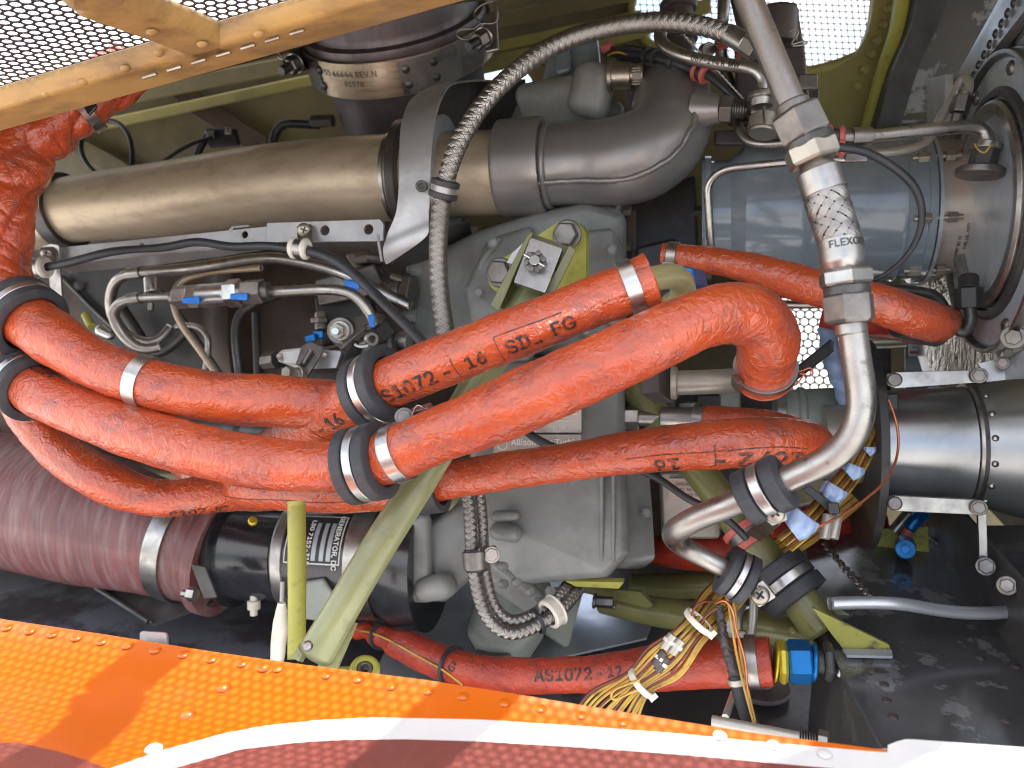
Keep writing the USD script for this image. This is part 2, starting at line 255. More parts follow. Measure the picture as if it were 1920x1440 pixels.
def blob(pts, seg=20):   # rounded hull of balls (x, y, k, r px)
    return m3.Manifold.batch_hull([m3.Manifold.sphere(r * u(x, k), seg).translate([float(q) for q in P(x, y, k)]) for x, y, k, r in pts])
def slab(out, k, dk, r, seg=16): return blob([(x, y, k + e, r) for x, y in out for e in (0, dk)], seg)
def fuse(*ms): return m3.Manifold.batch_boolean(list(ms), m3.OpType.Add)
def hexnut(c, ax, r, h, ph=0): return cyl(c, c + nz(ax) * h, r, 6, .1, ph)
TOC = lambda c: nz(CAM - c)
def bolt_head(t, c, ax, r, m='steel_nut', washer=True, name='bolt'):
    h = t.add(name, hexnut(c, ax, r, r * .62, .3), m, 20)
    if washer: t.add('washer', cyl(c - nz(ax) * r * .15, c + nz(ax) * r * .1, r * 1.22, 28), m, 30, h)
    return h
def screw(t, c, ax, r, m='nut_light', parent=None):
    ax = nz(ax); h = t.add('screw', lathe(c, ax, [(0, r), (r * .25, r), (r * .5, r * .8), (r * .6, r * .4), (r * .62, 0)], 32), m, 40, parent)
    _, N, B = basis(ax, [.4, -.2, .9]); ms = []
    for d, e in ((N, B), (B, N)):
        bx = trimesh.creation.box((r * 1.0, r * .24, r * .1)); T = np.eye(4); T[:3, 0], T[:3, 1], T[:3, 2], T[:3, 3] = d, np.cross(ax, d), ax, c + ax * r * .60; bx.apply_transform(T); ms.append(bx)
    return h, cat_(*ms)
def add_screw(t, c, ax, r, m='nut_light'):
    h, cr = screw(t, c, ax, r, m); t.add('cross_slot', cr, 'label_black', False, h if h < len(t.parts) and t.parts[h][4] is None else None)
def clamp(label, c, T, r, w, group=None, strap='steel_bright', cush='rubber', gap=.0045, name='cushion_clamp', lip=.0030):
    t = Thing(name, label, 'clamp', group)
    ro = r + gap; rb = lathe(c, T, [(-w / 2, r), (-w / 2, ro), (-w / 2 + .001, ro + lip), (-w * .17, ro + lip), (-w * .14, ro + .0002), (w * .14, ro + .0002), (w * .17, ro + lip), (w / 2 - .001, ro + lip), (w / 2, ro), (w / 2, r)], 72, closed=True)
    t.add('rubber_cushion' if cush == 'rubber' else 'cushion', rb, cush, 35)
    t.add('strap', ring(c, T, ro + .0003, ro + .0026, w * .24, 72), strap, 30)
    return t
def hose_fn(a1=.0014, a2=.0005, f1=28, f2=130, seed=0, folds=None):
    def fn(q, a, p, s):
        d = a1 * (meshkit.fbm(p * f1, 2, seed) - .5) * 2 + a2 * (meshkit.fbm(p * f2, 2, seed + 3) - .5) * 2
        if folds: d = d + folds(q, a, p, s)
        return d
    return fn
def braid(tb, n, p, wires, wpx_frac, amp, off, seg, cover=.92):   # woven wire ribbons wound both ways round a tube
    vs, fs, b = [], [], 0; q = np.linspace(0, tb.L, max(8, int(tb.L * seg)))
    base = amp * 1.41 * np.cos(np.pi * n * p * q - np.pi / 4)
    for sg in (1, -1):
        for i in range(n):
            for w in range(wires):
                aw = 2 * np.pi / n * cover; ac = 2 * np.pi * i / n + sg * 2 * np.pi * p * q + (w + .5 - wires / 2) * aw / wires; hw = aw / wires * .46
                o = off + sg * base
                v = np.stack([tb.at(q, ac - hw, o - wpx_frac, False), tb.at(q, ac, o + wpx_frac * .6, False), tb.at(q, ac + hw, o - wpx_frac, False)], 1).reshape(-1, 3)
                k = np.arange(len(q) - 1) * 3 + b
                fs += [np.stack([k + e, k + e + 1, k + e + 4], 1) for e in (0, 1)] + [np.stack([k + e, k + e + 4, k + e + 3], 1) for e in (0, 1)]
                vs.append(v); b += len(v)
    return trimesh.Trimesh(np.vstack(vs), np.vstack(fs), process=False)
def flat_text(txt, x, y, hpx, pl, rot=0, depth=.0003, bold=False, lift=.0002):   # lettering lying on a plane, rot degrees clockwise in the picture
    if len(pl) == 3: pl = plane_of(pl)
    o, n = pl; c = hit(x, y, pl); e1 = nz(hit(x + 5, y, pl) - c); e2 = np.cross(n, e1)
    h = hpx * ((c - CAM) @ FW) / F; tm = meshkit.text_mesh(txt, h, depth, bold); v = tm.vertices.copy(); v[:, 0] -= (v[:, 0].min() + v[:, 0].max()) / 2; v[:, 1] -= h / 2
    a = -math.radians(rot); X = v[:, 0] * math.cos(a) - v[:, 1] * math.sin(a); Y = v[:, 0] * math.sin(a) + v[:, 1] * math.cos(a)
    return trimesh.Trimesh(c + X[:, None] * e1 + Y[:, None] * e2 + (v[:, 2:] + lift) * n, tm.faces, process=False)
# ------------------------------------------------------------------ the setting
def quadsheet(pts): v = np.array(pts); return trimesh.Trimesh(v, [[0, 1, 2], [0, 2, 3]], process=False)
solo('apron', quadsheet([(-150, -150, 0), (150, -150, 0), (150, 150, 0), (-150, 150, 0)]), 'apron_concrete', 'pale concrete apron under the open aircraft', 'ground', kind='structure')
ZF, ZB = -.29, -.40
HZ = np.array([0, 0, 1.])
def onz(z): return (CAM + HZ * z, HZ)
# belly tray under the engine
solo('belly_tray', plate([tuple(PZ(*p, ZB)) for p in ((-500, 1500), (1640, 1560), (1640, 1000), (1560, 960), (-500, 960))], onz(ZB), .003, world=True), 'tray_dark', 'stained dark grey belly tray under the engine', 'floor', kind='structure')
# back wall of the bay: primed shell with a screened opening and a perforated panel
BK = 1.08
bw = plate([(-700, -500), (2300, -500), (2300, 1160), (-700, 1160)], [(0, 0, BK), (1900, 0, BK), (960, 900, BK + .02)], .003,
           holes=[[(1430 + 245 * math.cos(a), 20 + 118 * math.sin(a)) for a in np.linspace(0, 2 * np.pi, 60, endpoint=False)], [(1455, 560), (1640, 560), (1640, 735), (1455, 735)], [(915, 700), (1150, 700), (1150, 840), (915, 840)], [(930 + 70 * math.cos(a), 165 + 48 * math.sin(a)) for a in np.linspace(0, 2 * np.pi, 30, endpoint=False)]])
fc = Thing('far_cowl', 'yellow green primed inside of the far cowl behind the engine', 'cowl', kind='structure')
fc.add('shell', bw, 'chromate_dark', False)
PB = [(0, 0, BK - .004), (1900, 0, BK - .004), (960, 900, BK + .016)]
def strip(pts, wpx, k, dk, m, t, name, r=2.5): t.add(name, fuse(*[blob([(x + s * 0, y + s * wpx / 2, k + e, r) for x, y in (a, b) for s in (-1, 1) for e in (0, dk)], 10) for a, b in zip(pts, pts[1:])]), m, 30)
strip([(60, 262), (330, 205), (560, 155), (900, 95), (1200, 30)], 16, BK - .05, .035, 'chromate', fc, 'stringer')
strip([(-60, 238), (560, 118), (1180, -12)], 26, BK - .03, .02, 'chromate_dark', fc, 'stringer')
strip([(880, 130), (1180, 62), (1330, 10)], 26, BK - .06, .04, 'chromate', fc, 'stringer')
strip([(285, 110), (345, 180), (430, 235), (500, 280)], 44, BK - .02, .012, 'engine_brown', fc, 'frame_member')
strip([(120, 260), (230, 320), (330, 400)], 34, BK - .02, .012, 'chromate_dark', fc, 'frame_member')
for px, py in [(1000 + 60 * i, 60 - 12 * i) for i in range(4)]: fc.add('bracket_bolt', lathe(P(px, py - 40, BK - .01), -FW, [(0, .006), (.004, .006), (.006, .003), (.006, 0)], 12), 'dark_steel')
# upper-right opening: chartreuse rim and woven screen
sc = Thing('intake_screen', 'bright woven wire screen over the oval opening in the far cowl', 'screen')
pl = plane_of([(0, 0, BK + .012), (1900, 0, BK + .012), (960, 900, BK + .032)]); ms = []
def wire(a, b, r=.0009, n=5): return lathe(a, b - a, [(0, 0), (0, r), (np.linalg.norm(b - a), r), (np.linalg.norm(b - a), 0)], n)
for i in range(46): ms.append(wire(hit(1165 + i * 12 - 14, -130, pl), hit(1165 + i * 12 + 14, 160, pl)))
for i in range(25): ms.append(wire(hit(1150, -125 + i * 11.5 - 6, pl), hit(1720, -125 + i * 11.5 + 14, pl)))
sc.add('wire_mesh', cat_(*ms), 'mesh_wire', True, kind='stuff')
t = Tube([tuple(hit(1430 + 247 * math.cos(a), 20 + 120 * math.sin(a), plane_of(PB))) for a in np.linspace(-.3, math.pi + .3, 60)], .006, 10, .01, raw=True); sc.add('rim', t.mesh(), 'chromate', True)
def perforated(pl, inside, pitch, rad, box_, m, t, name, th=.001, es=None):   # sheet of hexagonal cells, each with its own round hole
    o, n = pl; e1 = nz(np.cross([0, .02, 1], n)); e2 = np.cross(n, e1); cs = []
    if es: e1, e2 = es
    x0, x1, y0, y1 = box_; row = 0; y = y0
    while y < y1:
        x = x0 + (row % 2) * pitch / 2
        while x < x1:
            if inside(o + x * e1 + y * e2): cs.append((x, y))
            x += pitch
        y += pitch * math.sqrt(3) / 2; row += 1
    cs = np.array(cs); a6 = np.pi / 6 + np.arange(12) * np.pi / 6; ro = np.where(np.arange(12) % 2 == 0, pitch / math.sqrt(3), pitch / 2)
    outer = np.stack([np.cos(a6) * ro, np.sin(a6) * ro], 1); inner = np.stack([np.cos(a6), np.sin(a6)], 1) * rad
    loc = np.vstack([np.c_[outer, np.zeros(12)], np.c_[inner, np.zeros(12)], np.c_[inner, np.full(12, -th)], np.c_[outer, np.full(12, -th)]])
    f = []
    for r_ in range(3):
        for j in range(12):
            k = (j + 1) % 12; f += [(r_ * 12 + j, r_ * 12 + k, r_ * 12 + 12 + k), (r_ * 12 + j, r_ * 12 + 12 + k, r_ * 12 + 12 + j)]
    f = np.array(f); N = len(cs); q = loc[None] + np.c_[cs, np.zeros(N)][:, None, :]
    v = o + q[..., :1] * e1 + q[..., 1:2] * e2 + q[..., 2:] * n
    t.add(name, trimesh.Trimesh(v.reshape(-1, 3), (f[None] + (np.arange(N) * 48)[:, None, None]).reshape(-1, 3), process=False), m, False, kind='stuff')
pc = Thing('perforated_screen', 'bright perforated sheet seen between the orange hose end and the steel pipe', 'screen')
pl = plane_of([(0, 0, BK + .006), (1900, 0, BK + .006), (960, 900, BK + .026)]); c0 = hit(1548, 648, pl)
perforated((c0, pl[1]), lambda w: True, .0105, .0043, (-.10, .10, -.08, .08), 'mesh_wire', pc, None)
# right-hand floor box and its side
NAX = AX
fl = Thing('bay_floor', 'worn black riveted floor sheet with bare patches', 'floor', kind='structure')
fpts = [PZ(*p, ZF) for p in ((1655, 1402), (2300, 1420), (2300, 985), (1500, 985), (1535, 1130), (1560, 1225))]
fl.add('floor_sheet', plate([tuple(p) for p in fpts], onz(ZF), .003, world=True), 'floor_dark', False)
sd = [PZ(1655, 1402, ZF), PZ(1560, 1225, ZF), PZ(1535, 1130, ZF)]
v = []; 
for p in sd: v += [p - HZ * .003, p - HZ * .11]
fl.add('side_wall', trimesh.Trimesh(np.array(v), [[0, 2, 1], [1, 2, 3], [2, 4, 3], [3, 4, 5]], process=False), 'near_black', False)
def rivet(c, n, r, h=.35): return lathe(c, n, [(0, r), (h * r * .5, r * .93), (h * r * .9, r * .5), (h * r, 0)], 16)
for x, y in [(1628, 1242), (1634, 1257), (1658, 1283), (1662, 1313), (1675, 1344), (1740, 1226), (1838, 1234), (1885, 1170), (1905, 1250), (1720, 1395), (1885, 1350)]:
    fl.add('rivet', rivet(PZ(x, y, ZF), HZ, 9.5 * u(x, .55)), 'casting_brown', True)
for i in range(22): fl.add('rivet', rivet(PZ(1545 + i * 4 + 3 * math.sin(i * 9), 1020 + i * 4.6, ZF), HZ, 8 * u(1600, .6), .6), 'steel', True)
for i in range(20): fl.add('rivet', rivet(PZ(1745 + i * 7, 1010 + i * 5.2, ZF), HZ, 7 * u(1800, .6), .6), 'steel', True)
for i in range(9): fl.add('rivet', rivet(PZ(1790 + i * 11, 1040 + i * 12, ZF), HZ, 9 * u(1800, .55), .6), 'steel', True)
for (x, y), (a, b) in zip([(1572, 1262), (1590, 1300), (1585, 1345), (1600, 1375), (1612, 1320)], [(0, 0)] * 5):
    fl.add('side_rivet', rivet(R(x, y, .47 + (1640 - x) * .0008), nz([-1, -.3, .1]), .003, .6), 'steel', True)
# firewall, standing across the engine's axis
fw0 = R(1905, 390, .545); FWP = (fw0, -NAX)
fwt = Thing('firewall', 'blue grey metal firewall with riveted seams beside the engine intake', 'wall', kind='structure')
E1 = nz(np.cross(HZ, NAX)); E1 = E1 if E1[1] > 0 else -E1
def FWpt(depth, z): return fw0 + E1 * depth + HZ * z
fwt.add('panel', plate([(1748, 224), (1905, -60), (2300, -60), (2300, 700), (1735, 715), (1690, 560), (1690, 232)], FWP, .003), 'firewall_steel', False)
fwt.add('rear_panel', plate([tuple(FWpt(*p) + NAX * .09) for p in ((-.3, -.32), (.7, -.32), (.7, .02), (-.3, .02))], (fw0 + NAX * .09, -NAX), .003, world=True), 'near_black', False)
# diagonal doubler with its rivets
dpts = [(1710, 330), (1755, 222), (1920, -40), (1985, -40), (1800, 222), (1745, 335)]
fwt.add('doubler', plate(dpts, (fw0 - NAX * .003, -NAX), .003), 'shroud_steel', False)
pe = plate([(1690, 225), (1700, 212), (1752, 210), (1900, -30), (1960, -30), (1760, 226)], (fw0 - NAX * .012, -NAX), .008); fwt.add('angle_strip', pe, 'elbow_steel', 20)
for i in range(12):
    x, y = 1902 - i * 11.8 + i * i * .12, 5 + i * 19.5; fwt.add('rivet', rivet(hit(x, y, (fw0 - NAX * .013, -NAX)), -NAX, .0032, .7), 'dark_steel', True)
fwt.add('insulation_pad', plate([(1700, 545), (1880, 470), (1925, 640), (1800, 720), (1745, 700), (1735, 660)], (fw0 - NAX * .006, -NAX), .005), 'foil', False)
fwt.add('upright', plate([(1738, 150), (1772, 140), (1770, 235), (1738, 240)], (fw0 - NAX * .02, -NAX), .006), 'aluminium', False)
# side sheet right of the lower shroud
fwt.add('lower_panel', plate([tuple(FWpt(*p)) for p in ((-.2, -.31), (.5, -.31), (.5, -.24), (-.2, -.24))], (fw0 - NAX * .004, -NAX), .003, world=True), 'near_black', False)
# primed frame and black seal that close the bay at the upper right
fr = Thing('cowl_frame', 'yellow green riveted frame curving down beside the oval screen', 'frame')
def ribbon(a, b, m, t, name, k0, dk=.01):   # curved strip between two pixel polylines
    n = len(a); pa = [P(x, y, k0) for x, y in a]; pb = [P(x, y, k0) for x, y in b]; off = FW * dk
    v = np.array(pa + pb + [p + off for p in pa] + [p + off for p in pb]); f = []
    for i in range(n - 1):
        for q0, q1 in ((0, n), (2 * n, 3 * n), (0, 2 * n), (n, 3 * n)): f += [(q0 + i, q0 + i + 1, q1 + i + 1), (q0 + i, q1 + i + 1, q1 + i)]
    t.add(name, trimesh.Trimesh(v, f, process=False), m, False)
def dens(pts, n=24):
    pts = np.array(pts, float); t = np.r_[0, np.cumsum(np.linalg.norm(np.diff(pts, axis=0), axis=1))]; q = np.linspace(0, t[-1], n); return list(zip(PchipInterpolator(t, pts[:, 0])(q), PchipInterpolator(t, pts[:, 1])(q)))
ribbon(dens([(1640, -60), (1634, 30), (1612, 90), (1560, 130), (1495, 150), (1420, 190), (1400, 330)]), dens([(1690, -60), (1678, 40), (1655, 120), (1630, 200), (1612, 260), (1605, 300), (1600, 340)]), 'chromate', fr, 'web', .98)
ribbon(dens([(1688, -60), (1676, 40), (1652, 120), (1630, 200), (1615, 260), (1610, 340)]), dens([(1730, -60), (1712, 40), (1680, 120), (1655, 200), (1640, 260), (1636, 340)]), 'chartreuse', fr, 'flange', .95)
for x, y in [(1664, 15), (1655, 45), (1643, 75), (1632, 100), (1620, 130), (1606, 160)]: fr.add('rivet', rivet(P(x, y, .978), -FW, .005, .6), 'chromate', True)
se = Thing('bulb_seal', 'black rubber seal beside the yellow green frame', 'seal')
ribbon(dens([(1728, -60), (1712, 40), (1680, 120), (1655, 200), (1640, 260), (1634, 360)]), dens([(1790, -60), (1762, 40), (1725, 120), (1700, 200), (1685, 260), (1680, 360)]), 'black_plastic', se, None, .93, .03)
bx = Thing('dark_bulkhead', 'dark bulkhead with pale patches behind the firewall angle', 'panel')
ribbon(dens([(1785, -60), (1760, 40), (1722, 120), (1696, 200), (1680, 260), (1676, 360)]), dens([(1960, -60), (1900, 40), (1850, 120), (1830, 200), (1800, 260), (1800, 360)]), 'floor_dark', bx, None, .96, .02)
# ------------------------------------------------------------------ the fuselage lip in front
SK = .41
def skd(x, y):  # depth of the painted skin: nearer towards the bottom of the picture
    top = np.interp(x, [-200, 0, 200, 400, 560, 800, 960, 1200, 1400, 1650, 2000], [1128, 1160, 1190, 1222, 1245, 1275, 1300, 1340, 1372, 1405, 1430]); return top, SK - .00030 * (y - top) - .0000004 * (y - top) ** 2
def skin_pt(x, y, lift=0):
    top, k = skd(x, y); p = P(x, y, k); return p + SKN * lift
a_, b_, c_ = [P(x, y, skd(x, y)[1]) for x, y in ((300, 1220), (900, 1400), (300, 1400))]; SKN = nz(np.cross(b_ - a_, c_ - a_)); SKN = SKN if SKN[2] > 0 else -SKN
def skin_region(low, high, x0, x1, lift, nx=261, ny=20):
    xs = np.linspace(x0, x1, nx); v = []
    for x in xs:
        for q in np.linspace(0, 1, ny): v.append(skin_pt(x, high(x) + (low(x) - high(x)) * q, lift))
    i, j = np.meshgrid(np.arange(nx - 1), np.arange(ny - 1), indexing='ij'); b = (i * ny + j).ravel()
    f = np.vstack([np.stack([b, b + 1, b + ny + 1], 1), np.stack([b, b + ny + 1, b + ny], 1)]); tm = trimesh.Trimesh(np.array(v), f, process=False)
    if tm.face_normals[:, 2].mean() < 0: tm.invert()
    return tm
top = lambda x: skd(x, 0)[0]
wt = lambda x: np.interp(x, [-300, 60, 180, 300, 420, 500, 600, 700, 900, 1100, 1280, 1440, 1650], [1640, 1500, 1450, 1408, 1375, 1360, 1350, 1345, 1349, 1362, 1376, 1392, 1410])
wb = lambda x: np.interp(x, [-300, 200, 320, 450, 560, 640, 760, 900, 1100, 1280, 1440, 1650], [1800, 1500, 1442, 1405, 1392, 1387, 1386, 1390, 1402, 1415, 1430, 1448])
sk = Thing('fuselage_skin', 'glossy orange painted fuselage skin with white stripe and maroon below', 'fuselage')
sk.add('orange_paint', skin_region(wt, top, -500, 1668, 0), 'skin_orange', True)
v0 = [skin_pt(x, top(x)) for x in np.linspace(-500, 1668, 90)]; v = np.array(v0 + [p - HZ * .012 + FW * .004 for p in v0]); n_ = 90
sk.add('skin_edge', trimesh.Trimesh(v, [q for i in range(n_ - 1) for q in ((i, i + 1, n_ + i + 1), (i, n_ + i + 1, n_ + i))], process=False), 'skin_white', False)
sk.add('white_stripe', skin_region(wb, wt, -500, 1668, 0), 'skin_white', True)
sk.add('maroon_paint', skin_region(lambda x: 1950, wb, -500, 1668, 0), 'skin_maroon', True)
mr = lambda x: np.interp(x, [-300, 0, 40, 110, 150, 200, 260], [1395, 1394, 1396, 1412, 1424, 1442, 1480])
sk.add('maroon_paint', skin_region(lambda x: max(1700, mr(x)), mr, -500, 250, .0008), 'skin_maroon', True)
sk.add('white_skirt', skin_region(lambda x: 1900, lambda x: top(x) - 19 * min(1, max(0, (x - 1660) / 40)) ** .6, 1664, 2300, .0012, 40), 'skin_white', True)
for i, x in enumerate([15, 58, 100, 145, 192, 240, 292, 345, 398, 455, 522, 613, 672, 735, 803, 868, 946, 1014, 1090, 1168]): sk.add('rivet', rivet(skin_pt(x, top(x) + 14 + 1 * (i > 12) * 6), SKN, 11 * u(x, .42), .36), 'skin_orange', True)
for x, y in ((420, 1290), (354, 1340), (495, 1252)): sk.add('rivet', rivet(skin_pt(x, y), SKN, 11.5 * u(x, .46), .5), 'skin_orange', True)
for x, y in ((1350, 1380), (1450, 1398), (1546, 1414), (288, 1406), (1710, 1424)): sk.add('rivet', rivet(skin_pt(x, y, .0003), SKN, 12 * u(x, .46), .28), 'skin_white', True)
solo('stop_tab', plate([(262, 1184), (312, 1187), (314, 1214), (262, 1206)], [(262, 1184, .414), (312, 1187, .414), (290, 1210, .414)], .0015, rnd=5), 'aluminium', 'small bare metal tab standing on the orange skin edge', 'tab')
# ------------------------------------------------------------------ the open perforated door overhead
dr = Thing('perforated_door', 'open gold primed door with perforated panels at the upper left', 'cowl door')
A0, A1 = P(0, 188, .448), P(640, 0, .443); eD = nz(A1 - A0)
uD = P(300, -10, .385) - P(300, 100, .4455); uD = nz(uD - (uD @ eD) * eD); nD = np.cross(eD, uD); nD = nD if nD[2] < 0 else -nD
DP = (A0, nD)
def onD(p, s): t_ = (A0 - p) @ nD / (s @ nD); q = p + s * t_ - A0; return np.array([q @ eD, q @ uD])
def DW(a, b, lift=0): return A0 + eD * a + uD * b + nD * lift
def d_px(x, y): q = hit(x, y, DP) - A0; return np.array([q @ eD, q @ uD])
def rib(t, pts, w, name='rib', h=.006):   # pressed channel rib: rounded bar along door coordinates
    pts = [np.array(p) for p in pts]; ms = []
    for a, b in zip(pts, pts[1:]):
        d = nz(b - a); s = np.array([-d[1], d[0]]); ms.append(m3.Manifold.batch_hull([m3.Manifold.sphere(h * .55, 12).translate([float(q) for q in DW(*(c + s * sg * (w / 2 - h * .55 - off)), h * .6 + hh)]) for c in (a, b) for sg in (-1, 1) for off, hh in ((0, 0), (.004, .004))]))
    t.add(name, fuse(*ms), 'door_gold', 40)
edge_c = [d_px(x, y) for x, y in ((-60, 206), (130, 150), (400, 71), (640, 0), (790, -46))]
rib(dr, [edge_c[0] + [-.3, 0], edge_c[1], edge_c[2], edge_c[3] + [.6, 0]], .042, 'edge_rib', .008)
def skinD(x, y): return onD(skin_pt(x, y), TOSUN)
b1 = [skinD(310, 1240), skinD(200, 1330), skinD(80, 1430)]; b2 = [skinD(890, 1300), skinD(790, 1390), skinD(700, 1470)]
w1 = .042
ext = lambda b: [b[0] + (b[0] - b[1]) * 1.0, b[0], b[1], b[2], b[2] + (b[2] - b[1]) * 2]
rib(dr, [d_px(395, 62), d_px(310, 25), d_px(175, -28), b1[1], b1[2], b1[2] + (b1[2] - b1[1]) * 2], .036, 'cross_rib', .008); rib(dr, ext(b2), w1, 'cross_rib')
b3 = [skinD(1640, 1405), skinD(1560, 1440)]; rib(dr, [b3[0] + (b3[0] - b3[1]) * 2, b3[0], b3[1], b3[1] + (b3[1] - b3[0]) * 6], .03, 'cross_rib')
far_b = max(b1[2][1], b2[2][1], b3[1][1]) + .05
rib(dr, [(-.15, far_b), (.85, far_b)], .03, 'edge_rib')
perforated((A0 - nD * .001, nD), lambda w: True, .0066, .00275, (-.15, .85, .0, far_b), 'mesh_dark', dr, 'perforated_sheet', es=(eD, uD), th=.0006)
for x, y in ((277, 12), (372, 37), (478, 18), (82, 142), (152, 119), (230, 93), (292, 64)): 
    q = d_px(x, y); dr.add('rivet', rivet(DW(*q, .014 if 250 < x < 500 and y < 40 else .011), nD, .0032, .7), 'door_gold', True)
hg = Thing('piano_hinge', 'thin pinkish hinge knuckles along the lower edge of the gold door', 'hinge')
for i in range(7):
    x = 268 + i * 46; y = 146 - i * 13.6; hg.add('knuckle', pcyl((x, y, .437), (x + 26, y - 8, .437), 3.6, 12), 'copper' if False else 'nut_light', 30)
# roof of the bay behind the door edge
rf = Thing('bay_roof', 'upper fuselage deck over the engine behind the gold door', 'roof', kind='structure')
q0, q1 = A0 - eD * .6 + HZ * .004 + FW * .012, A0 + eD * 1.3 + HZ * .004 + FW * .012; bk0, bk1 = R(-900, -420, 1.12), R(2600, -420, 1.0)
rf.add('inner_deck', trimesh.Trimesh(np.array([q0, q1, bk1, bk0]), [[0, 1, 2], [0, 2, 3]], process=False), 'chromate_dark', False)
rf.add('outer_skin', trimesh.Trimesh(np.array([q0, q1, bk1, bk0]) + HZ * .006, [[0, 1, 2], [0, 2, 3]], process=False), 'skin_white', False)
# ------------------------------------------------------------------ big engine pieces
# exhaust stack, upper left of the middle
ex = Thing('exhaust_stack', 'dark upright exhaust duct with a gold clamp band', 'exhaust')
ea, eb = P(806, 330, .88), P(712, -80, .72); eax = nz(eb - ea); uu = u(755, .79); zb = np.linalg.norm(eb - ea) * .655 / uu
ex.add('duct', lathe(ea, eax, [(0, 0), (0, 140 * uu), ((zb - 60) * uu, 146 * uu), ((zb - 30) * uu, 160 * uu), ((zb + 32) * uu, 168 * uu), ((zb + 44) * uu, 166 * uu), ((zb + 48) * uu, 156 * uu), ((zb + 60) * uu, 152 * uu), (600 * uu, 150 * uu), (600 * uu, 0)], 72), 'stack_steel', 40)
bc = ea + eax * zb * uu; tilt = nz(eax)
bnd = ring(bc, tilt, 170 * uu, 175 * uu, 62 * uu, 90, .1)
ebt = ex.add('clamp_band', bnd, 'band_gold', 30)
def on_ring(c, ax, r, px_ang, h=0): _, N, B = basis(ax); a = math.radians(px_ang); d = math.cos(a) * N + math.sin(a) * B; return c + d * r + ax * h, d
sgn = 1 if basis(tilt)[2] @ RT > 0 else -1
for a, h in ((-2, 13), (-2, -13), (14, 13), (14, -13), (-58, 14), (-58, -14)):
    p, d = on_ring(bc, tilt, 175 * uu, sgn * (a + 8), h * uu); ex.add('band_rivet', lathe(p, d, [(0, 7.5 * uu), (3 * uu, 7 * uu), (5 * uu, 3 * uu), (5.2 * uu, 0)], 16), 'dark_steel', 40, ebt)
pads = []
for a0, a1 in ((-72, -50), (2, 62)):
    aa = np.radians(sgn * np.linspace(a0, a1, 14)); _, N, B = basis(tilt); rr_ = 176.6 * uu
    v = [bc + (math.cos(a) * N + math.sin(a) * B) * rr_ + tilt * h for h in (-29 * uu, 29 * uu) for a in aa]
    v += [bc + (math.cos(a) * N + math.sin(a) * B) * (rr_ - 3 * uu) + tilt * h for h in (-29 * uu, 29 * uu) for a in aa]
    f = []
    for i in range(13):
        for q0_, q1_ in ((0, 14), (28, 42), (0, 28), (14, 42)): f += [(q0_ + i, q0_ + i + 1, q1_ + i + 1), (q0_ + i, q1_ + i + 1, q1_ + i)]
    ex.add('band_saddle', trimesh.Trimesh(np.array(v), f, process=False), 'dark_steel' if a0 < 0 else 'steel', False, ebt)
def tbolt(t, x, y, k, dx, dy, dk):
    a = P(x, y, k); b = P(x + dx, y + dy, k + dk); t.add('stud', cyl(a, b, 9 * u(x, k), 20), 'dark_steel'); d = b - a
    nn = t.add('lock_nut', cyl(a + d * .42, a + d * .75, 17 * u(x, k), 6, .15), 'steel_nut', 20); t.add('washer', cyl(a + d * .75, a + d * .82, 20 * u(x, k), 24), 'steel', 30)
tbolt(ex, 527, 134, .70, 34, -20, .02); tbolt(ex, 878, 88, .66, 38, -24, .02)
ex.add('trunnion', slab([(548, 96), (562, 92), (570, 128), (556, 132)], .725, .02, 5), 'dark_steel'); ex.add('trunnion', slab([(908, 30), (928, 26), (932, 92), (914, 96)], .69, .02, 4), 'steel')
for pts in ([(512, 92, .70), (517, 100, .69), (528, 112, .69), (536, 122, .70), (530, 108, .7), (518, 96, .7)], [(878, 74, .65), (864, 72, .645), (856, 62, .645), (866, 55, .645), (888, 54, .65), (900, 45, .655), (928, 42, .66), (932, 20, .66), (928, 0, .66)], [(900, 42, .655), (890, 22, .66), (906, 8, .66), (926, 2, .66)]):
    ex.add('lock_wire', Tube(pts, 1.8, 8, .001).mesh(), 'steel', True, label=None)
def ring_text(txt, c, ax, r, ang, h, s, m, t, parent):
    _, N, B = basis(ax); tm = meshkit.text_mesh(txt, s, .0002); tm = tm.subdivide_to_size(s * .4); v = tm.vertices; a = math.radians(sgn * ang) + sgn * v[:, 0] / r
    t.add('marking', trimesh.Trimesh(c + (np.cos(a)[:, None] * N + np.sin(a)[:, None] * B) * (r + .0002 + v[:, 2:]) + ax * (h + v[:, 1:2]), tm.faces, process=False), m, False, parent)
ring_text('55 66644 REV.N', bc, tilt, 175 * uu, -46, 8 * uu, 10 * uu, 'dark_steel', ex, ebt); ring_text('01578', bc, tilt, 175 * uu, -32, -8 * uu, 9 * uu, 'dark_steel', ex, ebt)
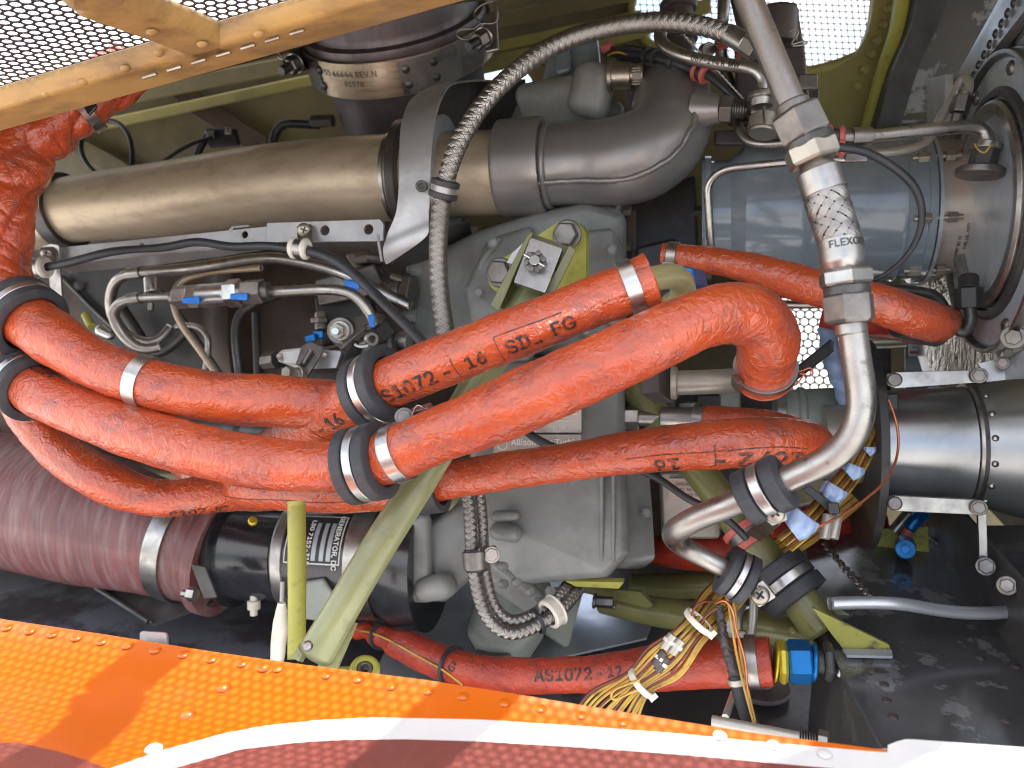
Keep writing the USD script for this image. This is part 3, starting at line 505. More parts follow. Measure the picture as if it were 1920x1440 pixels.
# tan discharge pipe, collar and elbow
tp = Thing('discharge_pipe', 'long tan heat tinted steel air pipe across the top of the engine', 'pipe')
T_ = Tube([(40, 415, .70), (120, 396, .70), (300, 375, .70), (480, 351, .70), (640, 338, .70), (760, 333, .70), (860, 328, .70), (945, 324, .70)], [58, 60, 68, 74, 78, 80, 79, 78], 64, .004)
tp.add('pipe', T_.mesh(), 'tan_steel', True); tp.add('end_flange', T_.band(118, 396, 26, .004, .0015), 'dark_steel', 30); tp.add('end_band', T_.band(88, 402, 40, .0025, .001), 'tan_steel', 30)
tp.add('inner_ring', T_.band(768, 333, 16, .010, .002), 'near_black', 30)
el = Thing('elbow_duct', 'dark grey welded steel elbow duct with a raised collar', 'duct')
E_ = Tube([(945, 318, .70), (1030, 312, .70), (1110, 306, .70), (1190, 296, .695), (1243, 262, .70), (1258, 212, .72), (1260, 162, .745)], [73, 73, 77, 83, 79, 74, 68], 64, .004)
el.add('duct', E_.mesh(), 'elbow_steel', True)
C_ = Tube([(936, 318, .70), (944, 317.5, .70), (1010, 313, .70), (1022, 312, .70)], [80, 90, 91, 90], 72, .0015); el.add('collar', C_.mesh(), 'elbow_steel', 35)
el.add('weld_seam', ring(P(1028, 312, .70), AX, 70 * u(1028, .70), 80 * u(1028, .70), .006, 64, .4), 'elbow_steel', True)
sm0 = E_.camangle(.05); sd_ = 1 if E_.at(.06, sm0 + .5)[2] < E_.at(.06, sm0)[2] else -1
sm = [E_.at(q, E_.camangle(q) + sd_ * .38, .0005) for q in np.linspace(.035, E_.L * .74, 40)]
el.add('weld_seam', Tube(sm, .0024, 10, .002, fn=hose_fn(.0007, .0007, 200, 400), raw=True).mesh(), 'elbow_steel', True)
el.add('sense_boss', pcyl((1308, 207, .69), (1356, 205, .68), 38, 40, r2=24), 'elbow_steel'); el.add('union', pcyl((1348, 205, .68), (1372, 205, .68), 27, 6), 'steel_nut', 20)
el.add('thread', cat_(*[pcyl((1372 + i * 5, 205, .68), (1376 + i * 5, 205, .68), 17, 24) for i in range(5)] + [pcyl((1370, 205, .68), (1400, 205, .68), 14, 24)]), 'steel_nut', 30)
# light steel saddle over the pipe
sdl = Thing('saddle_bracket', 'light grey sheet metal saddle bracket bent over the tan pipe', 'bracket')
def bent(rows, t, name, m, th=.0012):   # sheet from rows of (left point, right point)
    a = np.array([P(*r_[0]) for r_ in rows]); b = np.array([P(*r_[1]) for r_ in rows]); q = np.linspace(0, 1, len(rows)); qq = np.linspace(0, 1, 50)
    a = PchipInterpolator(q, a)(qq); b = PchipInterpolator(q, b)(qq); c = np.gradient((a + b) / 2, axis=0); nn = np.cross(b - a, c); nn /= np.linalg.norm(nn, axis=1, keepdims=True)
    v = np.vstack([a, b, a + nn * th, b + nn * th]); f = []; n = 50
    for i in range(n - 1):
        for q0_, q1_ in ((0, n), (2 * n, 3 * n), (0, 2 * n), (n, 3 * n)): f += [(q0_ + i, q0_ + i + 1, q1_ + i + 1), (q0_ + i, q1_ + i + 1, q1_ + i)]
    f += [(0, n, 3 * n), (0, 3 * n, 2 * n), (n - 1, 2 * n - 1, 4 * n - 1), (n - 1, 4 * n - 1, 3 * n - 1)]
    t.add(name, trimesh.Trimesh(v, f, process=False), m, 40)
bent([((880, 148, .80), (960, 150, .80)), ((800, 166, .68), (868, 152, .68)), ((764, 196, .625), (838, 165, .625)), ((750, 250, .60), (818, 215, .60)), ((748, 330, .595), (808, 300, .595)), ((744, 390, .597), (806, 370, .597)), ((726, 440, .60), (804, 405, .60)), ((718, 470, .60), (804, 434, .60)), ((724, 496, .605), (735, 490, .605))], sdl, 'strap', 'aluminium')
sdl.add('side_plate', plate([(852, 165), (905, 150), (985, 148), (984, 262), (936, 268), (860, 262), (838, 232), (828, 205)], [(852, 430, .80), (836, 170, .80), (985, 150, .80)], .002), 'near_black', False)
sdl.add('ring_plate', ring(T_.frame(T_.near(835, 330))[0], T_.frame(T_.near(835, 330))[1], .037, .052, .0015, 60, .1), 'alu_sheet', 30)
sdl.add('ring_plate', ring(T_.frame(T_.near(744, 334))[0], T_.frame(T_.near(744, 334))[1], .037, .0405, .004, 60, .1), 'steel', 30)
sdl.add('lower_gusset', plate([(735, 495), (805, 440), (880, 415), (890, 460), (760, 500)], [(735, 495, .61), (805, 440, .61), (880, 415, .68)], .002), 'near_black', False)
p_ = P(790, 349, .592); sdl.add('socket_screw', lathe(p_, TOC(p_), [(0, 11 * u(790, .59)), (.004, 11 * u(790, .59)), (.0045, 10 * u(790, .59)), (.0045, 5.5 * u(790, .59)), (.002, 5.5 * u(790, .59)), (.002, 0)], 28), 'dark_steel', 30)
# perforated alloy rail below the pipe
rl = Thing('alloy_rail', 'bare alloy rail with round holes running below the tan pipe', 'rail')
RP = [(100, 470, .60), (720, 425, .60), (400, 520, .60)]
rl.add('lower_rail', plate([(90, 470), (112, 464), (505, 424), (507, 456), (300, 475), (112, 494), (92, 512), (86, 500)], RP, .002, holes=[(459, 440, 5.5), (266, 460, 4)], rnd=3), 'aluminium', 20)
rl.add('lower_flange', plate([(112, 496), (300, 477), (507, 458), (490, 470), (300, 496), (130, 512)], [(112, 496, .601), (507, 458, .601), (300, 530, .66)], .002), 'aluminium', 20)
rl.add('box_rail', plate([(500, 418), (712, 411), (719, 420), (717, 452), (500, 454)], [(p[0], p[1], p[2] - .004) for p in RP], .003, holes=[(609, 432, 7.5), (691, 430, 7.5)], rnd=3), 'aluminium', 20)
rl.add('end_flange', plate([(712, 411), (722, 418), (724, 492), (718, 490), (712, 455)], [(712, 411, .598), (724, 418, .62), (716, 490, .60)], .002), 'aluminium', 20)
rl.add('end_tab', plate([(78, 462), (94, 457), (110, 460), (112, 500), (118, 585), (98, 580), (92, 520), (78, 500)], [(78, 462, .592), (112, 462, .592), (100, 590, .60)], .002, rnd=4), 'steel', 20)
for x, y, k, r in ((87, 474, .588, 10), (570, 431, .590, 13)): p = P(x, y, k); add_screw(rl, p, TOC(p), r * u(x, k))
rl.add('clip', plate([(428, 431), (434, 424), (466, 421), (468, 425), (438, 428), (434, 434)], [(428, 431, .605), (466, 421, .605), (450, 460, .605)], .002), 'steel', False)
# grey engine gearbox
gb = Thing('engine_gearbox', 'grey painted engine gearbox casting behind the orange hoses', 'gearbox')
gb.add('upper_case', fuse(blob([(800, 510, .72, 26), (905, 462, .70, 30), (1010, 425, .70, 25), (1100, 405, .71, 25), (1150, 420, .72, 25), (1150, 640, .72, 25), (800, 620, .72, 26), (905, 640, .70, 30), (1150, 640, .85, 20), (800, 620, .85, 20), (820, 520, .85, 20), (1120, 390, .85, 20)]),
    blob([(925, 460, .675, 14), (890, 540, .67, 16), (905, 660, .67, 18), (985, 660, .67, 18), (990, 440, .68, 14)]),
    blob([(1100, 445, .69, 12), (1140, 440, .70, 12), (1160, 470, .71, 10), (1160, 620, .71, 12), (1100, 620, .69, 12)]),
    blob([(1030, 395, .74, 16), (1150, 380, .76, 16), (1150, 420, .74, 16), (1010, 440, .72, 16)])), 'cast_gray', 35)
gb.add('flange_joint', fuse(*[blob([(a[0], a[1], .668, 7), (b[0], b[1], .668, 7), (a[0], a[1], .70, 7), (b[0], b[1], .70, 7)], 12) for a, b in zip([(935, 450), (905, 490), (890, 540), (888, 600), (895, 680)], [(905, 490), (890, 540), (888, 600), (895, 680), (898, 740)])]), 'cast_gray', 35)
gb.add('front_case', fuse(blob([(900, 880, .665, 20), (1150, 690, .68, 20), (905, 690, .68, 20), (1150, 860, .65, 22), (1160, 1030, .64, 20), (1130, 1060, .64, 22), (920, 1080, .66, 22), (905, 960, .655, 20), (905, 700, .85, 20), (1160, 1030, .85, 20), (920, 1070, .85, 20), (1150, 700, .85, 20)]),
    blob([(1160, 860, .675, 16), (1200, 840, .70, 14), (1212, 1040, .69, 16), (1160, 1050, .665, 16), (1200, 1050, .80, 16), (1200, 850, .80, 16)]),
    blob([(1120, 650, .70, 18), (1152, 660, .70, 12), (1152, 820, .69, 12), (1100, 820, .68, 18)])), 'cast_gray', 35)
gb.add('mount_foot', fuse(blob([(778, 980, .66, 14), (778, 1112, .66, 17), (800, 1116, .66, 14), (795, 975, .66, 14), (780, 980, .72, 14), (780, 1112, .72, 16)]),
    blob([(800, 1000, .675, 16), (890, 950, .68, 18), (885, 1060, .68, 18), (830, 1110, .67, 18), (800, 1110, .675, 16)]), blob([(800, 1105, .655, 24), (832, 1098, .652, 26)]), blob([(820, 1010, .70, 16), (880, 940, .70, 16), (880, 1060, .70, 16), (820, 1090, .70, 14)])), 'cast_gray', 35)
gb.add('oil_boss', blob([(934, 996, .632, 17), (962, 1000, .632, 18)]), 'cast_gray', 35); gb.add('oil_boss', blob([(932, 968, .634, 11), (965, 966, .634, 10)]), 'cast_gray', 35)
gb.add('boss', blob([(1060, 900, .65, 14), (1092, 900, .65, 10)]), 'cast_gray', 35)
gb.add('stud_plate', blob([(930, 1060, .648, 12), (1010, 1120, .65, 14), (1000, 1140, .66, 14), (915, 1085, .66, 12)]), 'cast_gray', 35)
for x, y in ((940, 1062), (964, 1092), (990, 1110), (1006, 1128), (1028, 1108), (940, 1095)): p = P(x, y, .632); gb.add('stud_nut', hexnut(p, nz(TOC(p) + RT * .6), 9 * u(x, .63), .006), 'cast_gray', 20)
for x, y in ((772, 505), (760, 590)): gb.add('case_stud', cat_(pcyl((x, y, .71), (x + 22, y, .71), 14, 6), pcyl((x - 8, y, .71), (x + 2, y, .71), 8, 16)), 'cast_gray', 25)
gb.add('sump', fuse(blob([(912, 1180, .71, 36), (985, 1180, .71, 36), (935, 1200, .71, 44), (962, 1200, .71, 44), (950, 1110, .73, 55), (985, 1110, .73, 50)], 28), blob([(1010, 1170, .72, 10), (1060, 1205, .73, 8), (1085, 1110, .74, 8), (1000, 1110, .74, 10), (1060, 1200, .78, 8)])), 'engine_brown', 35)
gb.parts[-1] = gb.parts[-1][:2] + ('gray_green',) + gb.parts[-1][3:]
gb.add('drain_fitting', lathe(P(924, 1222, .69), P(926, 1340, .69) - P(924, 1222, .69), [(z * u(925, .69), r * u(925, .69)) for z, r in ((0, 0), (0, 34), (14, 36), (16, 24), (30, 22), (32, 17), (52, 17), (53, 22), (68, 22), (69, 16), (80, 16), (81, 22), (110, 22), (110, 0))], 28), 'steel_nut', 30)
gb.add('lower_pad', plate([(1060, 1090), (1170, 1092), (1160, 1104), (1080, 1100)], [(1060, 1090, .64), (1170, 1092, .64), (1100, 1104, .642)], .006), 'chartreuse', 20)
for x, y, k in ((925, 456, .652), (897, 548, .650), (1146, 468, .672), (1150, 600, .69), (1042, 402, .71), (1206, 862, .672), (1212, 960, .672), (915, 905, .632)): p = P(x, y, k); bolt_head(gb, p, TOC(p), 9 * u(x, k), 'cast_gray', name='case_bolt')
gb.add('case_rib', fuse(*[blob([(x, 880, .632, 4), (x, 1050, .632, 4), (x, 880, .66, 4), (x, 1050, .66, 4)], 10) for x in (1128, 1150)]), 'cast_gray', 30)
# data plates on the gearbox
gp = [(960, 780, .640), (1090, 780, .640), (1000, 850, .6405)]
gt = Thing('data_plate', 'coppery tin data plate on the grey gearbox between two orange hoses', 'data plate')
b_ = gt.add('sheet', plate([(930, 815), (1090, 815), (1090, 880), (920, 880)], gp, .001), 'label_tin', False); gt.add('upper_sheet', plate([(985, 740), (1090, 740), (1090, 811), (950, 811)], gp, .001), 'label_tin', False)
gt.add('lettering', flat_text('Allison Gas Turbine', 1026, 829, 11, gp, bold=True), 'label_white', False, b_); gt.add('lettering', flat_text('U.S.A', 1050, 803, 7, gp), 'label_white', False)
for i in range(4): gt.add('rule_line', plate([(1000, 752 + i * 12), (1084, 752 + i * 12), (1084, 754 + i * 12), (1000, 754 + i * 12)], [(p[0], p[1], p[2] - .0006) for p in gp], .0003), 'label_white', False)
gt.add('emblem', ring(hit(942, 834, plane_of(gp)), plane_of(gp)[1], .0036, .0043, .0006, 30), 'label_white', 30, b_)
# upper accessory castings
ac = Thing('accessory_housing', 'grey cast accessory housing above the elbow duct', 'housing')
ac.add('top_cap', fuse(blob([(1042, 80, .78, 14), (1108, 82, .78, 14), (1115, 150, .77, 14), (1032, 160, .77, 14), (1042, 80, .84, 14), (1110, 82, .84, 14)]), blob([(1050, 72, .77, 8), (1062, 72, .77, 8), (1064, 130, .76, 8), (1050, 135, .76, 8)])), 'gray_gloss', 35)
ac.add('body', fuse(blob([(990, 180, .76, 24), (1080, 165, .74, 26), (1120, 170, .74, 28), (1120, 205, .74, 24), (1000, 230, .77, 20), (1090, 240, .78, 20)]), blob([(1105, 145, .725, 30), (1125, 150, .725, 30), (1120, 200, .73, 24), (1090, 190, .73, 26)]), blob([(990, 200, .78, 20), (960, 280, .80, 26), (1150, 280, .80, 22), (1150, 210, .78, 20)])), 'cast_gray', 35)
ac.add('connector_shell', lathe(P(1146, 144, .72), P(1206, 140, .72) - P(1146, 144, .72), [(z * u(1170, .72), r * u(1170, .72)) for z, r in ((-5, 0), (-5, 30), (2, 30), (3, 24), (36, 24), (37, 17), (42, 17), (43, 21), (60, 21), (60, 0))], 36), 'nut_light', 30)
for i in range(7): ac.add('knurl', pcyl((1185, 128 + i * 5, .697 + abs(i - 3) * .002), (1201, 127 + i * 5, .697 + abs(i - 3) * .002), 1.6, 8), 'nut_light', 30)
for x, y in ((1008, 106), (1028, 100)): ac.add('cap_stud', pcyl((x, y + 20, .78), (x, y - 4, .78), 8, 6), 'nut_light', 20)
ac.add('lower_link', slab([(1178, 150), (1186, 150), (1188, 210), (1176, 210)], .73, .02, 4), 'casting_brown')
# dark engine core behind everything
co = Thing('engine_core', 'dark brown engine core and flanges deep behind the hoses', 'engine')
ca = P(-150, 640, 1.0); co.add('case', lathe(ca, AX, [(0, 0), (0, .17), (.25, .19), (.27, .20), (.29, .20), (.3, .19), (.62, .19), (.64, .20), (.66, .20), (.67, .15), (.9, .13), (.9, 0)], 64), 'engine_brown', 35)
co.add('side_panel', plate([(110, 500), (240, 490), (320, 560), (430, 720), (420, 760), (330, 740), (170, 610)], [(110, 500, .74), (240, 490, .74), (330, 740, .74)], .003), 'near_black', False)
co.add('panel_edge', Tube([(118, 520, .735), (220, 620, .735), (300, 690, .735), (350, 750, .735)], 5, 10, .01).mesh(), 'dark_steel', True)
for x, y, r in ((148, 535, 9), (145, 508, 6)): p = P(x, y, .735); co.add('panel_screw', lathe(p, TOC(p), [(0, r * u(x, .73)), (.002, r * u(x, .73)), (.003, 0)], 16), 'dark_steel')
co.add('flange_plate', slab([(1185, 380), (1300, 335), (1305, 560), (1190, 620)], .80, .02, 6), 'casting_brown'); co.add('flange_edge', slab([(1178, 400), (1190, 395), (1192, 640), (1180, 640)], .775, .02, 4), 'engine_brown')
co.add('gear_cover', slab([(1200, 470), (1262, 455), (1270, 620), (1205, 640)], .74, .03, 8), 'near_black')
for x, y in ((1168, 395), (1168, 462), (1300, 396), (1185, 482)): co.add('flange_nut', pcyl((x, y, .76), (x + 16, y, .76), 10, 6), 'nut_light' if x < 1200 else 'dark_steel', 20)
co.add('lower_case', slab([(1180, 740), (1400, 700), (1460, 760), (1440, 900), (1250, 1040), (1180, 1000)], .86, .05, 16), 'engine_brown')
co.add('bleed_block', slab([(1240, 700), (1262, 690), (1262, 790), (1240, 800)], .74, .05, 6), 'casting_brown')
for i, (x, y, w, h) in enumerate([(1368, 745, 30, 50), (1400, 790, 26, 40), (1330, 760, 40, 30), (1290, 770, 30, 24)]): co.add('gear_block', slab([(x - w / 2, y - h / 2), (x + w / 2, y - h / 2), (x + w / 2, y + h / 2), (x - w / 2, y + h / 2)], .80, .03, 6), ['gray_green', 'engine_brown', 'near_black', 'steel_nut'][i])
co.add('rib_pipe', pcyl((380, 805, .84), (580, 815, .80), 26, 30), 'dark_steel')
for x in (452, 492, 536): co.add('pipe_clip', pcyl((x, 808, .825), (x + 14, 810, .825), 32, 30), 'near_black')
# grey oil tank cylinder and its name plate, upper right
cy = Thing('starter_cylinder', 'glossy blue grey cylinder lying along the top right of the engine', 'cylinder')
c0 = P(1310, 412, .74); U_ = u(1550, .72); 
def zl(x): return (P(x, 405, .674) - c0) @ AX
prof = [(zl(1316), 0), (zl(1316), 118), (zl(1322), 122), (zl(1334), 122), (zl(1335), 112), (zl(1372), 112), (zl(1382), 120), (zl(1400), 134), (zl(1420), 138), (zl(1500), 138), (zl(1515), 134), (zl(1530), 128), (zl(1560), 128), (zl(1570), 132), (zl(1590), 132), (zl(1600), 130), (zl(1700), 130), (zl(1708), 133), (zl(1716), 130), (zl(1748), 130), (zl(1750), 138), (zl(1764), 138), (zl(1765), 0)]
cy.add('body', lathe(c0, AX, [(z, r * U_) for z, r in prof], 96), 'gray_gloss', 25)
cy.add('joint_flange', lathe(c0, AX, [(zl(1767), 0), (zl(1767), 140 * U_), (zl(1774), 140 * U_), (zl(1775), 0)], 96), 'alu_sheet', 30)
cy.add('end_collar', lathe(c0, AX, [(zl(1776), 0), (zl(1776), 126 * U_), (zl(1880), 120 * U_), (zl(1881), 0)], 96), 'label_tin', 30)
cy.add('intake_flange', lathe(c0, AX, [(zl(1880), 0), (zl(1880), 150 * U_), (zl(1886), 155 * U_), (zl(1893), 155 * U_), (zl(1895), 0)], 96), 'steel', 30)
for i, a in enumerate((-.1, .75, -.95, 1.5)):
    _, N, B = basis(AX); s_ = 1 if B @ UP > 0 else -1; d = math.cos(a) * N + s_ * math.sin(a) * B
    q = c0 + AX * zl(1752) + d * 133 * U_; cy.add('flange_bolt', cat_(cyl(q - AX * .012, q + AX * .022, 4.5 * U_, 12), cyl(q - AX * .008, q, 10 * U_, 6), cyl(q + AX * .011, q + AX * .018, 10 * U_, 6)), 'nut_light', 25)
# data plate wrapped on the collar
_, N, B = basis(AX); s_ = 1 if B @ UP > 0 else -1
aa = np.linspace(-.85, .45, 24); r_ = 126.6 * U_; v = [c0 + AX * zl(x) + (math.cos(a) * N + s_ * math.sin(a) * B) * (r_ - (x - 1776) / 105 * 6 * U_) for x in (1783, 1872) for a in aa]
npl = cy.add('name_plate', trimesh.Trimesh(np.array(v), [q for i in range(23) for q in ((i, 24 + i, 25 + i), (i, 25 + i, i + 1))], process=False), 'label_tin', False)
def collar_text(txt, x, a, s):   # lettering turned to read along the collar's round
    tm = meshkit.text_mesh(txt, s, .0002).subdivide_to_size(s * .5); w = tm.vertices; ang = a + w[:, 0] / r_ * 1.0; d = np.cos(ang)[:, None] * N + s_ * np.sin(ang)[:, None] * B
    cy.add('lettering', trimesh.Trimesh(c0 + AX * (zl(x) - w[:, 1:2]) + d * (r_ - (x - 1776) / 105 * 6 * U_ + .0004 + w[:, 2:]), tm.faces, process=False), 'label_black', False, npl)
collar_text('Allison Gas Turbine', 1862, -.75, 8 * U_); collar_text('MODEL SERIAL NO', 1846, -.72, 6 * U_); collar_text('FUEL OIL ASSY', 1832, -.6, 5 * U_); collar_text('PART NO 12', 1818, -.7, 5 * U_)
# big bolted disc on the firewall
dk = Thing('firewall_disc', 'large round bolted metal disc on the firewall around the intake', 'disc')
dc = hit(1888, 385, (fw0, -NAX)); Rr = .105
dk.add('disc', lathe(dc, -NAX, [(.002, 0), (.002, Rr), (.004, Rr), (.006, Rr * .99), (.006, Rr * .97), (.008, Rr * .96), (.010, Rr * .93), (.010, 0)], 110), 'firewall_steel', 30)
dk.add('beaded_ring', ring(dc - NAX * .011, NAX, Rr * .955, Rr * .985, .006, 110), 'steel', 30); dk.add('rubber_ring', ring(dc - NAX * .011, NAX, Rr * .70, Rr * .76, .005, 90), 'near_black', 30); dk.add('inner_ring', ring(dc - NAX * .012, NAX, Rr * .60, Rr * .68, .010, 90), 'steel', 30)
_, N2, B2 = basis(-NAX, [0, -1, .2])
for a in np.radians([20, 65, 110, 155, 200, 245, 290, 335]):
    q = dc - NAX * .010 + (math.cos(a) * N2 + math.sin(a) * B2) * Rr * .87; add_screw(dk, q, -NAX, .0048, 'steel_nut')
# lower right: polished shroud, support arms, black flange and grey can
sh = Thing('exhaust_shroud', 'polished stainless shroud cylinder at the lower right', 'shroud')
s0 = P(1640, 832, .72); US = u(1780, .70)
def zs(x): return (P(x, 832, .67) - s0) @ AX
sh.add('barrel', lathe(s0, AX, [(zs(1668), 0), (zs(1668), 100 * US), (zs(1672), 104 * US), (zs(1800), 110 * US), (zs(1840), 113 * US), (zs(1841), 0)], 96), 'shroud_steel', 30)
sh.add('flare', lathe(s0, AX, [(zs(1858), 0), (zs(1858), 113 * US), (zs(1900), 122 * US), (zs(2020), 150 * US), (zs(2021), 0)], 96), 'shroud_steel', 30)
sh.add('joint_band', lathe(s0, AX, [(zs(1841), 108 * US), (zs(1842), 118 * US), (zs(1848), 120 * US), (zs(1858), 118 * US), (zs(1859), 108 * US)], 96, True), 'steel', 30)
for a in np.linspace(-1.2, 1.2, 7): _, N, B = basis(AX); d = math.cos(a) * N + math.sin(a) * B; sh.add('band_rivet', rivet(s0 + AX * zs(1868) + d * 116 * US, d, 6 * US, .7), 'steel', True)
sh.add('core_pipe', lathe(s0, AX, [(zs(1560), 0), (zs(1560), 75 * US), (zs(1670), 80 * US), (zs(1671), 0)], 60), 'bare_tube', 30)
for nm, pts, k in (('upper', [(1664, 702), (1680, 698), (1830, 694), (1850, 690), (1850, 716), (1680, 728), (1664, 722)], .645), ('lower', [(1664, 934), (1680, 930), (1835, 938), (1850, 945), (1850, 966), (1680, 958), (1664, 950)], .645)):
    ar = Thing('support_arm', f'{"upper" if nm == "upper" else "lower"} flat steel arm bolted beside the polished shroud', 'arm', None)
    ar.add('bar', plate(pts, [(1664, 710, k), (1850, 710, k), (1700, 950, k)], .006, rnd=5), 'steel', 20)
    p = P(1678, 712 if nm == 'upper' else 944, k - .004); ar.add('pivot', lathe(p, TOC(p), [(0, 12 * US), (.003, 12 * US), (.004, 10 * US), (.004, 0)], 30), 'steel_nut', 30)
    p = P(1836, 704 if nm == 'upper' else 952, k - .004); bolt_head(ar, p, TOC(p), 11 * US)
ar = Thing('shroud_stay', 'short upright steel stay below the polished shroud', 'stay'); ar.add('strip', plate([(1834, 962), (1850, 964), (1852, 1060), (1860, 1074), (1838, 1076)], [(1834, 962, .65), (1850, 964, .65), (1845, 1074, .65)], .004), 'steel', 20); p = P(1848, 1062, .645); bolt_head(ar, p, nz(TOC(p) + RT * .2), 13 * US)
p = P(1888, 1098, .62); fb = Thing('floor_bolt', 'single steel bolt on the dark panel beyond the floor', 'bolt'); fb.add('head', hexnut(p, TOC(p), 13 * u(1888, .62), .009), 'steel_nut', 20); fb.add('washer', cyl(p, p + TOC(p) * .002, 18 * u(1888, .62), 30), 'steel_nut', 30)
wb_ = Thing('firewall_bolt', 'steel hex bolt through the crumpled foil on the firewall', 'bolt'); p = P(1900, 632, .60); wb_.add('head', hexnut(p, TOC(p), 15 * u(1888, .6), .010), 'steel_nut', 20); wb_.add('washer', cyl(p, p + TOC(p) * .002, 22 * u(1888, .6), 30), 'steel_nut', 30)
bk_ = Thing('angled_bracket', 'sheet steel bracket above the polished shroud', 'bracket'); bk_.add('sheet', plate([(1835, 682), (1990, 640), (1990, 700), (1850, 716)], [(1835, 682, .655), (1990, 640, .645), (1850, 716, .652)], .004), 'shroud_steel', 20)
for x, y in ((1880, 680), (1918, 676)): p = P(x, y, .64); bolt_head(bk_, p, TOC(p), 9 * US)
bf = Thing('black_flange', 'black flange ring standing between grey can and polished shroud', 'flange')
bf.add('ring', lathe(s0 + AX * zs(1634), AX, [(0, 60 * US), (0, 205 * US), (.006, 205 * US), (.006, 60 * US)], 90, True), 'near_black', 30); bf.add('block', slab([(1655, 742), (1680, 740), (1682, 765), (1657, 768)], .665, .01, 3), 'black_plastic')
gc = Thing('grey_can', 'dull greenish grey can behind the looped orange hose end', 'canister'); g0 = P(1452, 790, .76)
def zg(x): return (P(x, 790, .725) - g0) @ AX
gc.add('can', lathe(g0, AX, [(0, 0), (0, 74 * US), (zg(1466), 74 * US), (zg(1467), 68 * US), (zg(1500), 69 * US), (zg(1505), 74 * US), (zg(1514), 74 * US), (zg(1519), 70 * US), (zg(1600), 74 * US), (zg(1640), 76 * US), (zg(1641), 0)], 72), 'gray_green', 30); gc.add('band', ring(g0 + AX * .004, AX, 72 * US, 77 * US, .008, 72), 'steel', 30)
# starter generator, lower left
sg = Thing('starter_generator', 'black generator with silver bands behind the yellow green tube', 'generator'); g1 = P(385, 1030, .70); UG = u(560, .69)
def zq(x): return (P(x, 1030, .652) - g1) @ AX
sg.add('end_bell', lathe(g1, AX, [(zq(378), 0), (zq(378), 100 * UG), (zq(392), 106 * UG), (zq(396), 92 * UG), (zq(500), 94 * UG), (zq(502), 88 * UG), (zq(520), 88 * UG)], 80), 'black_gloss', 30)
sg.add('vent_ring', lathe(g1, AX, [(zq(508), 86 * UG), (zq(508), 104 * UG), (zq(512), 107 * UG), (zq(530), 107 * UG), (zq(534), 100 * UG), (zq(534), 86 * UG)], 80, True), 'steel', 30)
sg.add('barrel', lathe(g1, AX, [(zq(532), 0), (zq(532), 104 * UG), (zq(655), 106 * UG), (zq(656), 0)], 80), 'black_gloss', 30)
sg.add('steel_band', lathe(g1, AX, [(zq(648), 98 * UG), (zq(648), 110 * UG), (zq(690), 110 * UG), (zq(690), 98 * UG)], 80, True), 'steel', 30)
sg.add('drive_end', lathe(g1, AX, [(zq(690), 0), (zq(690), 104 * UG), (zq(720), 120 * UG), (zq(775), 124 * UG), (zq(776), 0)], 80), 'black_gloss', 30)
sg.add('terminal_block', slab([(575, 1095), (605, 1090), (625, 1120), (620, 1160), (575, 1155)], .645, .03, 6), 'gray_green')
sg.add('mount_stud', cat_(pcyl((715, 1105, .655), (760, 1105, .655), 9, 16), pcyl((732, 1105, .655), (748, 1105, .655), 17, 6)), 'steel_nut', 25)
sg.add('brush_screw', lathe(P(474, 978, .625), nz(TOC(P(474, 978, .63)) + UP * .4), [(0, 8 * UG), (.003, 8 * UG), (.004, 6 * UG), (.004, 0)], 20), 'yellow_anod', 30)
_, N, B = basis(AX); s_ = 1 if B @ UP > 0 else -1
def gpt(x, a, off=0): return g1 + AX * zq(x) + (math.cos(a) * N + s_ * math.sin(a) * B) * (106 * UG + off)
aa = np.linspace(-.32, .62, 20)
def gpatch(x0, x1, a0, a1, m, nm, off, par=None):
    aa = np.linspace(a0, a1, 20); v = [gpt(x, a, off) for x in (x0, x1) for a in aa]; return sg.add(nm, trimesh.Trimesh(np.array(v), [q for i in range(19) for q in ((i, 20 + i, 21 + i), (i, 21 + i, i + 1))], process=False), m, False, par)
lp = gpatch(537, 641, .30, 1.15, 'label_white', 'rating_plate', .0004); gpatch(539, 639, .32, 1.13, 'label_black', 'plate_ground', .0007, lp)
for x0 in (588, 603, 616): gpatch(x0, x0 + 8, .36, 1.0, 'alu_sheet', 'plate_field', .001, lp)
def gtext(txt, x, a, s):
    tm = meshkit.text_mesh(txt, s * UG, .0002, True).subdivide_to_size(s * UG * .5); w = tm.vertices; ang = a - w[:, 0] / (106 * UG)
    v = g1 + AX * (zq(x) + w[:, 1:2]) + (np.cos(ang)[:, None] * N + s_ * np.sin(ang)[:, None] * B) * (106 * UG + .001 + w[:, 2:]); sg.add('lettering', trimesh.Trimesh(v, tm.faces, process=False), 'label_white', False, lp)
gtext('GENERATOR, DC', 627, 1.16, 9); gtext('LSG 7152-315', 577, 1.05, 8)
du = Thing('intake_duct', 'dull maroon ribbed cooling duct at the lower left', 'duct')
dd = Tube([(-140, 915, .74), (0, 935, .72), (150, 968, .71), (300, 1008, .70), (425, 1040, .70)], [120, 122, 122, 106, 98], 80, .0015, fn=lambda q, a, p, s: .00012 * np.sin(q * 900 + 3 * np.sin(q * 60)) * np.clip((q - .07) * 20, 0, 1) + .0012 * (meshkit.fbm(p * 30, 2, 5) - .5))
du.add('hose', dd.mesh(), 'maroon_duct', True); q_ = dd.near(352, 1024); bq = du.add('band_clamp', dd.band(349, 1024, 34, .001, .0012), 'steel', 30); du.add('rim', dd.band(380, 1030, 22, .004, .004, q=dd.L - .005), 'maroon_duct', 30)
